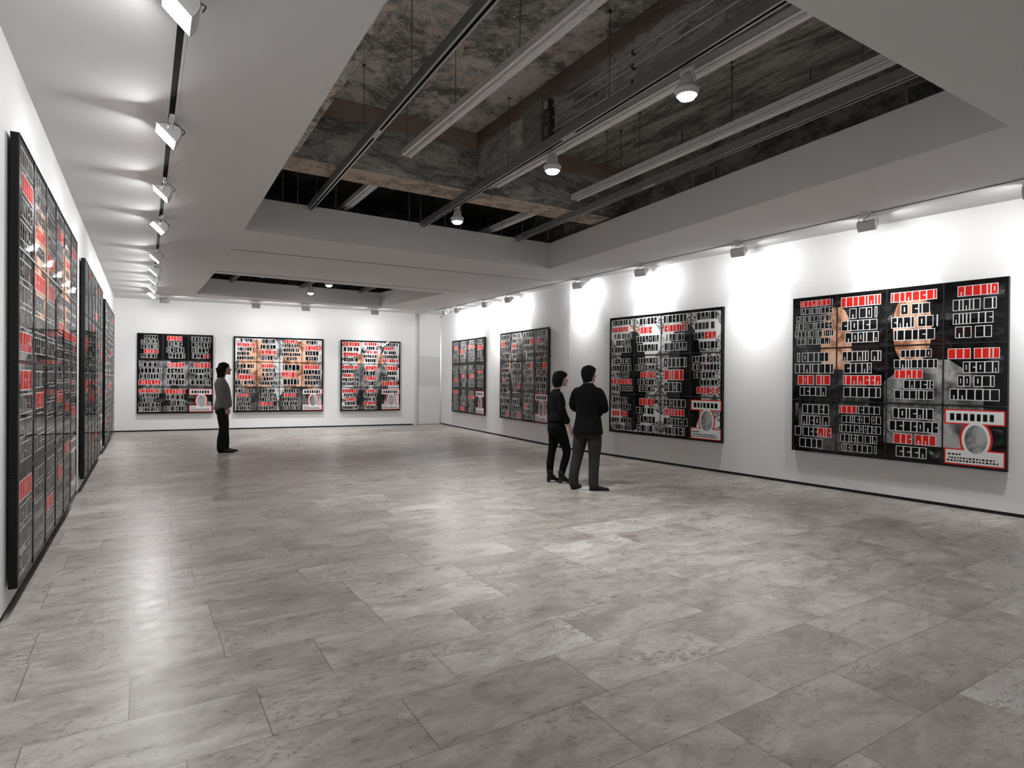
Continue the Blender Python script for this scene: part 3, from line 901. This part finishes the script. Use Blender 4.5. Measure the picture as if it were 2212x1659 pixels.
# far right wall
picture(P_FR, D_F, 4.663, 7.204, .503, 2.80, 4, 3, G_STRK,
        sp('4r1h 5r2h 4r1e 4r1h 5r3h 4r3e 4r0e 4r0e 4r3e 4r3e 5r2h 0'),
        [(FL, oval(.225, .60, .025, .06)), (DG, suit(.225, .53, .04, .34)), (FL, oval(.66, .55, .03, .07)), (DG, suit(.66, .47, .06, .28))],
        'grey streaked picture of twelve panels, partly hidden by the short-haired woman', 13, edge=.075)
picture(P_FR, D_F, 1.168, 3.652, .498, 2.775, 4, 3, G_FINE,
        sp('5r1 5r2 5r1 4r1 5r3 5r2 5r2 5r1 5r0 4r3 5r1 0'),
        [(WH, oval(.37, .81, .085, .10)), (BK, oval(.37, .81, .075, .09)), (FL, oval(.37, .81, .03, .06)), (WH, oval(.62, .81, .085, .10)), (BK, oval(.62, .81, .075, .09)), (FL, oval(.62, .81, .03, .06))],
        'darkest twelve-panel picture on the right, just right of the corner door', 14, edge=.055)
# back wall
picture(P_LB, D_B, .55, 2.457, .505, 2.772, 3, 3, G_HALF,
        sp('5r3 4r0 4r3e 4r3 4r0 4r0 5r0 4r0 0'),
        [(BK, [(0, .66), (1, .66), (1, 1), (0, 1)]), (GR, suit(.30, .76, .14, .25)), (GR, suit(.72, .80, .16, .3)), (FL, oval(.28, .80, .045, .075)), (FL, oval(.735, .865, .055, .07))],
        'leftmost of the three back-wall pictures, dark on top, behind the grey-shirted man', 15)
picture(P_LB, D_B, 2.998, 5.547, .508, 2.766, 4, 3, G_PALE,
        sp('5r1 4r2 5r0 4r1 4r2 5r0 3r1 4r0 5r1 5r3 5r1 0'),
        [(DG, suit(.25, .34, .22)), (DG, suit(.72, .34, .22)), (FL, oval(.245, .60, .19, .36)), (FL, oval(.73, .60, .20, .36))],
        'widest back-wall picture with two large skin-coloured ovals', 16, edge=.055)
picture(P_LB, D_B, 6.07, 7.985, .497, 2.762, 3, 3, G_BLOT,
        sp('4r02 5r02 5r14 5r02 4r02 4r03 5r02 5r03 0'),
        [(GR, suit(.33, .66, .13, .12)), (GR, suit(.66, .66, .13, .12)), (DG, suit(.33, .3, .07, .02)), (DG, suit(.66, .3, .07, .02)), (FL, oval(.325, .73, .055, .09)), (FL, oval(.665, .735, .055, .09))],
        'white blot-patterned nine-panel picture on the back wall, nearest the corner door', 17, edge=.055)
# left wall
rs = random.Random(3)
def left_spec(p_red): return [(rs.choice((4, 4, 5, 6)), [rs.randrange(4)] if rs.random() < p_red else [], None) for _ in range(23)] + [(0, [], None)]
picture(W0_LEFT, D_L, .12, 3.90, .178, 3.160, 6, 4, G_HALF, left_spec(.95),
        [(DG, suit(.3, .62, .22)), (DG, suit(.75, .62, .2)), (FL, oval(.28, .76, .10, .16)), (FL, oval(.72, .76, .10, .16))],
        'tall 24-panel picture with many red bars, nearest on the left wall', 18)
picture(W0_LEFT, D_L, 4.97, 8.75, .178, 3.155, 6, 4, G_DARK, left_spec(.7),
        [(DG, suit(.5, .6, .4))],
        'nearly black 24-panel picture, middle of the three on the left wall', 19, edge=.055)
picture(W0_LEFT, D_L, 9.55, 13.36, .165, 3.105, 6, 4, G_HALF, left_spec(.5),
        [(GR, suit(.35, .6, .25)), (DG, suit(.75, .5, .2))],
        'farthest 24-panel picture on the left wall, by the back corner', 20)

# ------------------------------------------------------------------ people
def skin_mat(name, c): 
    n = N(name)
    n.set(color=n.ramp(n.noise(n.obj(), 14.0, 4.0), [(.35, tuple(x * .9 for x in c)), (.65, c)]), rough=.5, spec=.35)
    return n.mat
M_SKIN = skin_mat('skin', (.46, .25, .21))
M_SKIN2 = skin_mat('pale_skin', (.52, .30, .27))
M_HAIRB = simple('black_hair', .005, .8, 0, .3, 60.0, .12)
M_HAIRD = simple('dark_brown_hair', (.009, .006, .005), .85, 0, .4, 50.0, .1)
M_JACKET = simple('black_wool', .0045, .85, 0, .2, 120.0, .08)
M_KNIT = simple('black_cotton', .006, .85, 0, .2, 90.0, .08)
M_TROUS = simple('charcoal_cotton', .024, .85, 0, .15, 90.0, .2)
M_TROUSB = simple('black_denim', .004, .85, 0, .2, 90.0, .08)
M_TROUSD = simple('dark_trousers', .009, .85, 0, .2, 90.0, .1)
M_SHIRT = simple('grey_shirt_cloth', .115, .9, 0, .08, 70.0, .2)
M_COLLAR = simple('pale_shirt_collar', .35, .8)
M_SHOE = simple('black_leather', .010, .5, 0, .2, 30.0, .25)
M_SOLE = simple('dark_sole', .02, .6)
M_EYE = simple('eye_white', .6, .2); M_IRIS = simple('eye_iris', .02, .2)

def remesh(mb, name, mat, parent, voxel, smooth=2, noise_amp=0.0, noise_scale=20.0, extra=None):
    """unites overlapping shapes into one continuous surface"""
    me = mb.mesh(name + '_raw', mat)
    t = bpy.data.objects.new('tmp', me); COL.objects.link(t)
    md = t.modifiers.new('r', 'REMESH'); md.mode = 'VOXEL'; md.voxel_size = voxel; md.use_smooth_shade = True
    if smooth:
        ms = t.modifiers.new('s', 'SMOOTH'); ms.factor = .5; ms.iterations = smooth
    dg = bpy.context.evaluated_depsgraph_get(); dg.update()
    out = bpy.data.meshes.new_from_object(t.evaluated_get(dg))
    bpy.data.objects.remove(t); bpy.data.meshes.remove(me)
    out.name = name
    if not out.materials: out.materials.append(mat)
    if noise_amp:
        for v in out.vertices:
            p = v.co * noise_scale
            d = mnoise.noise(p) + .5 * mnoise.noise(p * 2.1)
            v.co += v.normal * d * noise_amp
    for p in out.polygons: p.use_smooth = True
    o = bpy.data.objects.new(name, out); COL.objects.link(o); o.parent = parent
    return o
def ering(c, rx, rf, rb, n=28, e=2.3, M=None, tilt=0.0):
    """horizontal ring: half width rx, front depth rf, back depth rb"""
    o = []
    for k in range(n):
        a = 2 * math.pi * k / n; cc, s = math.cos(a), math.sin(a)
        f = (abs(cc) ** e + abs(s) ** e) ** (-1 / e)
        y = s * f * (rf if s > 0 else rb)
        p = Vector((c[0] + rx * cc * f, c[1] + y, c[2] + tilt * y))
        o.append(M @ p if M is not None else p)
    return o
def stack(mb, rows, sub=3, M=None, n=28, e=2.3):
    """rows of (z, cx, cy, rx, rf, rb) lofted smoothly"""
    out = []
    m = len(rows)
    for i in range(m - 1):
        a, b, c, d = rows[max(i - 1, 0)], rows[i], rows[i + 1], rows[min(i + 2, m - 1)]
        for s in range(sub):
            t = s / sub
            out.append([.5 * (2 * q + (r - p) * t + (2 * p - 5 * q + 4 * r - w) * t * t + (3 * q - p - 3 * r + w) * t ** 3) for p, q, r, w in zip(a, b, c, d)])
    out.append(rows[-1])
    mb.rings([ering((r[1], r[2], r[0]), max(.004, r[3]), max(.004, r[4]), max(.004, r[5]), n, e, M) for r in out])

def rotz(a): return Matrix.Rotation(a, 4, 'Z')
def head(mb, M, k=1.0):
    rows = [(0, 0, .015, .030, .062, .03), (.012, 0, .005, .044, .085, .03), (.04, 0, 0, .058, .092, .055), (.07, 0, 0, .066, .090, .078), (.10, 0, 0, .071, .088, .092),
            (.13, 0, 0, .075, .092, .10), (.16, 0, 0, .076, .090, .103), (.19, 0, -.004, .068, .076, .09), (.212, 0, -.006, .050, .05, .06), (.224, 0, -.008, .02, .02, .025)]
    rows = [tuple(x * k for x in r) for r in rows]
    stack(mb, rows, 3, M)
    T = lambda *p: M @ Vector([x * k for x in p])
    mb.tube([T(0, .085, .122), T(0, .10, .10), T(0, .116, .082), T(0, .108, .070)], [.008 * k, .010 * k, .013 * k, .012 * k], 10, 0, 3, True)   # nose
    for s in (-1, 1):
        mb.ellipsoid(T(s * .011, .100, .071), (.010 * k, .012 * k, .008 * k), 10, 7)
        mb.tube([T(s * .012, .089, .128), T(s * .045, .078, .127)], .009 * k, 8, 0, 0, True)     # brow
        mb.ellipsoid(T(s * .05, .062, .085), (.022 * k, .02 * k, .022 * k), 10, 7)                # cheek
        mb.ellipsoid(T(s * .076, -.008, .098), (.010 * k, .020 * k, .032 * k), 10, 9, 0, M.to_3x3().to_4x4())   # ear
    mb.tube([T(-.022, .086, .048), T(0, .095, .050), T(.022, .086, .048)], .0065 * k, 8, 0, 2, True)
    mb.tube([T(-.019, .085, .038), T(0, .093, .037), T(.019, .085, .038)], .0072 * k, 8, 0, 2, True)
    mb.ellipsoid(T(0, .080, .012), (.024 * k, .018 * k, .017 * k), 12, 8)
def eyes(parent, M, k=1.0):
    for s in (-1, 1):
        e = MB(); c = M @ Vector((s * .031 * k, .079 * k, .106 * k))
        d = (M.to_3x3() @ Vector((0, 1, 0))).normalized()
        e.ellipsoid(c, (.011 * k,) * 3, 12, 9, 0); e.ellipsoid(c + d * .0075 * k, (.0055 * k,) * 3, 10, 7, 1)
        e.build('eye', [M_EYE, M_IRIS], parent)
def hand(mb, wrist, d, p, side, k=1.0, curl=.5):
    """d finger direction, p palm normal, side vector toward the thumb"""
    d = Vector(d).normalized(); side = (Vector(side) - d * Vector(side).dot(d)).normalized(); p = side.cross(d) * (1 if side.cross(d).dot(Vector(p)) > 0 else -1)
    W0 = Vector(wrist)
    P = lambda a, b, c: W0 + d * a * k + side * b * k + p * c * k
    for b0 in (-.030, -.010, .010, .030):
        mb.tube([P(-.02, b0 * .5, 0), P(.03, b0 * .85, -.001), P(.085, b0 * 1.02, 0)], [.013 * k, .0135 * k, .0115 * k], 10, 0, 2, True)
    for b0, ln, sp_ in ((.031, .070, .010), (.011, .079, .003), (-.010, .073, -.004), (-.030, .057, -.012)):
        L1, L2, L3 = ln * .46, ln * .30, ln * .24
        pts = [P(.078, b0, 0)]
        ang = curl * .35; x, z = .078, 0
        for L_, add in ((L1, curl * .5), (L2, curl * .7), (L3, curl * .5)):
            ang += add * .6; x += L_ * math.cos(ang); z += L_ * math.sin(ang)
            pts.append(P(x, b0 + sp_ * (x - .078) / ln, z))
        mb.tube(pts, [.0088 * k, .0085 * k, .0078 * k, .0066 * k], 10, 0, 2, True)
    mb.tube([P(.012, .022, .006), P(.040, .044, .014), P(.066, .054, .022), P(.088, .054, .030)], [.014 * k, .0125 * k, .0105 * k, .0085 * k], 10, 0, 2, True)

def limb(mb, pts, rad, n=16): mb.tube(pts, rad, n, 0, 4, True)
def shoe(parent, pos, yaw, L, heel=0.0, name='shoe', high=.085, mat=M_SHOE, point=False):
    m = MB()
    M = Matrix.Translation(Vector(pos)) @ rotz(yaw)
    k = L / .285
    hs = heel
    rows = [(-.062, .020, .050 + hs, hs), (-.05, .032, .075 + hs, hs), (-.02, .038, high + hs, hs), (.035, .040, high * .95 + hs, hs * .9), (.075, .041, .068 + hs * .5, hs * .45), (.12, .045, .055 + hs * .1, hs * .05), (.165, .046 if not point else .036, .044, .0), (.20, .036 if not point else .020, .034, .0), (.218, .02 if not point else .009, .022, .002)]
    rs = []
    for y, hw, top, bot in rows:
        ring = []
        for a in range(16):
            t = 2 * math.pi * a / 16; c, s = math.cos(t), math.sin(t)
            f = (abs(c) ** 2.6 + abs(s) ** 2.6) ** (-1 / 2.6)
            ring.append(M @ Vector((hw * c * f, y * k, max(bot + .012, 0) + (top - bot - .012) * (.5 + .5 * s * f) if s * f > -.999 else bot + .012)))
        rs.append(ring)
    m.rings(rs)
    o = m.build(name, mat, parent)
    s_ = MB()
    out = []
    for y, hw, top, bot in rows: out.append((hw * 1.04, y * k, bot))
    pts = [(x, y) for x, y, b in out] + [(-x, y) for x, y, b in out[::-1]]
    n = len(rows)
    vs = [M @ Vector((x, y, b)) for x, y, b in out] + [M @ Vector((-x, y, b)) for x, y, b in out[::-1]]
    vt = [v + Vector((0, 0, .013)) for v in vs]
    fs = []
    for i in range(n - 1):
        j = 2 * n - 1 - i
        fs += [(i, i + 1, j - 1, j), (i + 2 * n, j + 2 * n, j - 1 + 2 * n, i + 1 + 2 * n)]
    for i in range(2 * n): fs.append((i, (i + 1) % (2 * n), (i + 1) % (2 * n) + 2 * n, i + 2 * n))
    s_.add(vs + vt, fs)
    if heel:
        s_.prism([(-.026, -.06 * k), (.026, -.06 * k), (.022, -.015 * k), (-.022, -.015 * k)], 0, heel + .004, 'z', 0, M)
    s_.build('sole', M_SOLE, o)
    return o

def person(base, heading, label, group=None):
    return empty('person', (base[0], base[1], 0), -heading, label, 'person', group)

# --- tall man in a dark jacket, arms folded, seen from behind (local +y is where his chest faces)
man = person((1.09, 8.535), R_(34), 'person in dark jacket and charcoal trousers, arms folded, back to the viewer')
HM = Matrix.Translation((.0, .045, 1.525)) @ rotz(R_(-14)) @ Matrix.Rotation(R_(9), 4, 'X')
lf, rf = Vector((-.185, -.055, 0)), Vector((.10, .0, 0))
b = MB()
head(b, HM, 1.03)
b.tube([(0, -.015, 1.40), (0, .0, 1.47), (.0, .03, 1.58)], [.062, .056, .056], 16, 0, 3, True)
stack(b, [(.82, 0, 0, .15, .09, .10), (.95, 0, .0, .155, .095, .105), (1.08, 0, .01, .135, .085, .08), (1.28, 0, .01, .16, .10, .085), (1.40, 0, 0, .15, .07, .075), (1.455, 0, -.01, .07, .05, .05)])
for s, ft in ((-1, lf), (1, rf)):
    limb(b, [(s * .09, 0, .90), (s * .10 * .7 + ft.x * .35, ft.y * .4 + .02, .50), (ft.x, ft.y - .01, .10)], [.078, .052, .036])
    limb(b, [(s * .16, -.005, 1.40), (s * .225, .03, 1.175), (s * .10, .195, 1.155), (-s * .06, .208, 1.185)], [.045, .04, .034, .026])
hand(b, (-.08, .215, 1.195), (-1, -.05, .15), (0, -1, 0), (0, .1, 1), .95, .8)
hand(b, (.08, .20, 1.17), (1, -.2, .1), (0, -1, 0), (0, .1, 1), .95, .8)
remesh(b, 'body', M_SKIN, man, .006)
eyes(man, HM, 1.03)
h = MB()
stack(h, [(-.01, 0, -.055, .048, .010, .036), (.02, 0, -.048, .066, .020, .054), (.06, 0, -.030, .082, .034, .078), (.10, 0, -.024, .090, .040, .092), (.14, 0, -.012, .097, .075, .105), (.18, 0, -.004, .098, .104, .112), (.215, 0, -.004, .085, .092, .098), (.242, 0, -.006, .058, .062, .065), (.254, 0, -.01, .024, .026, .028)], 3, HM)
remesh(h, 'hair', M_HAIRB, man, .008, 1, .006, 28)
j = MB()
stack(j, [(.80, 0, -.005, .225, .145, .165), (.90, 0, -.002, .212, .14, .155), (1.05, 0, .0, .185, .128, .125), (1.16, 0, .0, .188, .13, .12), (1.30, 0, .0, .205, .14, .125), (1.39, 0, -.005, .205, .12, .12), (1.445, 0, -.012, .175, .085, .095), (1.485, 0, -.012, .105, .07, .075), (1.525, 0, -.005, .070, .062, .066)], 4)
for s in (-1, 1):
    limb(j, [(s * .172, -.012, 1.405), (s * .215, -.01, 1.32), (s * .243, .015, 1.175), (s * .15, .165, 1.145), (-s * .02, .205, 1.165)], [.060, .064, .060, .054, .050])
stack(j, [(1.05, .0, .12, .15, .05, .06), (1.16, 0, .16, .19, .06, .06), (1.24, 0, .14, .16, .05, .06)])
jk = remesh(j, 'jacket', M_JACKET, man, .009, 3, .004, 9)
c = MB(); c.lathe([(.066, 1.515), (.064, 1.545), (.060, 1.545), (.061, 1.515)], 24, 0, (0, .005)); c.build('shirt_collar', M_COLLAR, man)
t = MB()
stack(t, [(.76, -.01, 0, .165, .10, .115), (.86, 0, 0, .185, .115, .125), (.96, 0, 0, .17, .11, .115)])
for s, ft in ((-1, lf), (1, rf)):
    limb(t, [(s * .092, 0, .86), (s * .10 + (ft.x - s * .09) * .3, ft.y * .3 + .005, .66), (s * .09 + (ft.x - s * .09) * .7, ft.y * .6 + .01, .46), (ft.x, ft.y - .015, .22), (ft.x, ft.y - .012, .075)], [.108, .100, .080, .072, .070], 18)
remesh(t, 'trousers', M_TROUS, man, .008, 2, .003, 11)
shoe(man, lf, R_(6), .29); shoe(man, rf, R_(-50), .29)

# --- short-haired woman, three quarters from behind
wom = person((.70, 9.13), R_(70), 'person with short black bob, dark top and slim black trousers, one arm hanging')
HW = Matrix.Translation((0, .055, 1.465)) @ rotz(R_(-12)) @ Matrix.Rotation(R_(5), 4, 'X')
lf, rf = Vector((-.07, -.075, 0)), Vector((.085, .045, 0))
b = MB()
head(b, HW, .94)
b.tube([(0, -.03, 1.36), (0, -.005, 1.43), (0, .03, 1.52)], [.05, .045, .046], 16, 0, 3, True)
stack(b, [(.80, 0, -.01, .14, .085, .10), (.95, 0, -.01, .125, .08, .08), (1.08, 0, -.01, .105, .075, .065), (1.25, 0, -.015, .13, .09, .07), (1.35, 0, -.025, .12, .055, .06), (1.40, 0, -.03, .055, .04, .04)])
limb(b, [(-.08, -.01, .88), (-.087, -.05, .50), (lf.x, lf.y - .01, .10)], [.06, .040, .028])
limb(b, [(.08, -.01, .88), (.092, .105, .50), (rf.x, rf.y - .01, .10)], [.06, .040, .028])
limb(b, [(-.14, -.03, 1.345), (-.19, .0, 1.12), (-.185, .12, .90)], [.038, .033, .023])
limb(b, [(.14, -.03, 1.345), (.19, -.005, 1.12), (.195, .075, .94), (.195, .13, .84)], [.040, .036, .031, .023])
hand(b, (.195, .135, .835), (.0, .35, -.94), (-1, 0, 0), (0, .94, .35), .92, .55)
hand(b, (-.185, .125, .895), (.0, .45, -.89), (1, 0, 0), (0, .89, .45), .92, .55)
remesh(b, 'body', M_SKIN2, wom, .0055)
eyes(wom, HW, .94)
h = MB()
stack(h, [(-.005, 0, -.050, .070, .035, .060), (.02, 0, -.045, .094, .05, .080), (.07, 0, -.032, .106, .060, .100), (.12, 0, -.018, .106, .070, .112), (.155, 0, -.004, .102, .110, .117), (.19, 0, -.004, .092, .104, .108), (.222, 0, -.008, .068, .074, .08), (.240, 0, -.012, .03, .03, .034)], 3, HW)
remesh(h, 'hair', M_HAIRB, wom, .008, 2, .003, 30)
j = MB()
stack(j, [(.935, 0, -.012, .168, .118, .125), (1.0, 0, -.012, .158, .112, .115), (1.09, 0, -.01, .140, .105, .10), (1.20, 0, -.012, .152, .118, .105), (1.29, 0, -.018, .160, .10, .10), (1.355, 0, -.026, .145, .07, .082), (1.395, 0, -.028, .085, .055, .062), (1.425, 0, -.015, .055, .048, .05)], 4)
limb(j, [(-.135, -.03, 1.335), (-.185, -.005, 1.12), (-.188, .075, .98)], [.056, .053, .05])
limb(j, [(.135, -.03, 1.335), (.188, -.012, 1.12), (.198, .045, .985), (.198, .060, .955)], [.057, .055, .053, .055])
remesh(j, 'top', M_KNIT, wom, .008, 2, .003, 12)
t = MB()
stack(t, [(.74, 0, -.02, .145, .09, .115), (.84, 0, -.02, .165, .105, .125), (.95, 0, -.012, .148, .10, .105)])
limb(t, [(-.082, -.015, .84), (-.09, -.02, .64), (-.085, -.055, .46), (-.075, lf.y - .01, .27), (lf.x, lf.y - .012, .12)], [.098, .082, .060, .058, .045], 18)
limb(t, [(.085, -.01, .84), (.095, .06, .64), (.095, .115, .47), (.088, .07, .28), (rf.x, rf.y - .015, .12)], [.098, .084, .062, .058, .045], 18)
remesh(t, 'trousers', M_TROUSB, wom, .007, 2)
for ft, yw in ((lf, R_(-2)), (rf, R_(-8))):
    sh = shoe(wom, ft, yw, .27, .035, 'ankle_boot', .10, M_SHOE, True)
    a = MB(); a.tube([(ft.x, ft.y + .0, .06), (ft.x, ft.y - .008, .12), (ft.x, ft.y - .015, .185)], [.046, .046, .054], 18, 0, 3); a.build('boot_shaft', M_SHOE, sh)

# --- man with long curly hair in profile
cur = person((-6.00, 12.41), R_(64), 'person with long dark curly hair, loose grey shirt and dark trousers, in profile')
HC = Matrix.Translation((0, .050, 1.615)) @ Matrix.Rotation(R_(7), 4, 'X')
lf, rf = Vector((-.09, .065, 0)), Vector((.09, .0, 0))
b = MB()
head(b, HC, 1.04)
b.tube([(0, -.03, 1.49), (0, -.01, 1.56), (0, .03, 1.67)], [.06, .054, .054], 16, 0, 3, True)
stack(b, [(.86, 0, .0, .15, .09, .10), (1.0, 0, .01, .15, .10, .09), (1.14, 0, .015, .135, .095, .075), (1.36, 0, .0, .16, .10, .095), (1.48, 0, -.015, .15, .065, .08), (1.54, 0, -.03, .07, .05, .05)])
for s, ft in ((-1, lf), (1, rf)):
    limb(b, [(s * .09, 0, .95), (s * .09, .03, .53), (ft.x, ft.y - .01, .10)], [.08, .054, .036])
    limb(b, [(s * .18, -.03, 1.48), (s * .225, -.02, 1.20), (s * .22, .055, .97), (s * .215, .075, .92)], [.046, .041, .033, .026])
    hand(b, (s * .215, .078, .918), (0, .18, -.98), (-s, 0, 0), (0, .98, .18), 1.0, .75)
remesh(b, 'body', M_SKIN, cur, .006)
eyes(cur, HC, 1.04)
h = MB()
stack(h, [(-.055, 0, -.070, .060, .025, .060), (-.03, 0, -.062, .088, .045, .080), (.02, 0, -.050, .104, .052, .098), (.08, 0, -.036, .112, .060, .112), (.13, 0, -.022, .112, .074, .120), (.175, 0, -.006, .105, .098, .118), (.21, 0, -.006, .088, .088, .10), (.24, 0, -.01, .058, .056, .066), (.256, 0, -.014, .025, .024, .028)], 3, HC)
cr = random.Random(8)
for k in range(90):                              # loose curls standing off the head
    zz = cr.uniform(-.06, .235); a = cr.uniform(0, 2 * math.pi)
    if zz < .16 and math.sin(a) > .25: continue
    t_ = max(0.0, (zz - .12) / .13); rr = 1.0 - .55 * t_ * t_
    q = HC @ Vector((.108 * rr * math.cos(a), -.035 + .100 * rr * math.sin(a) + (.02 if zz > .15 else -.01), zz))
    h.ellipsoid(q, (cr.uniform(.016, .026), cr.uniform(.016, .026), cr.uniform(.018, .034)), 8, 6)
remesh(h, 'hair', M_HAIRD, cur, .006, 1, .007, 50)
bd = MB(); bd.ellipsoid(HC @ Vector((0, .070, .012)), (.036, .032, .024))
remesh(bd, 'beard', M_HAIRD, cur, .006, 1, .003, 60)
j = MB()
stack(j, [(.885, 0, -.055, .15, .06, .115), (.93, 0, .0, .195, .165, .165), (1.02, 0, .01, .19, .165, .15), (1.14, 0, .01, .18, .155, .135), (1.28, 0, .0, .19, .145, .14), (1.40, 0, -.012, .20, .125, .14), (1.48, 0, -.022, .185, .09, .11), (1.535, 0, -.028, .115, .068, .08), (1.575, 0, -.02, .072, .066, .064)], 4)
for s in (-1, 1):
    limb(j, [(s * .168, -.03, 1.47), (s * .215, -.035, 1.32), (s * .228, -.02, 1.19), (s * .224, .03, 1.04), (s * .217, .068, .945)], [.075, .070, .064, .056, .048])
remesh(j, 'shirt', M_SHIRT, cur, .009, 2, .006, 8)
t = MB()
stack(t, [(.80, 0, -.01, .155, .105, .12), (.90, 0, -.005, .178, .12, .135), (.98, 0, 0, .165, .115, .12)])
for s, ft in ((-1, lf), (1, rf)):
    limb(t, [(s * .092, -.005, .89), (s * .095, .015, .68), (s * .092, .03, .50), (ft.x, ft.y - .015, .26), (ft.x, ft.y - .02, .065)], [.114, .106, .092, .086, .082], 18)
remesh(t, 'trousers', M_TROUSD, cur, .009, 2, .003, 10)
shoe(cur, lf, R_(4), .31); shoe(cur, rf, R_(-4), .31)

# wire hooks left in the slab
for i, (u, v) in enumerate(((6.55, 6.05), (6.45, 4.05))):
    p = G(u, v, SLAB - .12)
    m = MB(); m.tube([(-.02, 0, .119), (-.018, 0, .04), (-.008, 0, .005), (.008, 0, .005), (.018, 0, .04), (.02, 0, .119)], .004, 6, 0, 3)
    o = m.build('ceiling_hook', M_SLOT, None, p, ANG + .6)
    tag(o, ['small wire hook in the slab above the middle vent grille', 'small wire hook in the slab above the rightmost tube light, nearer the viewer'][i], 'hook', 'wire hooks in the slab')
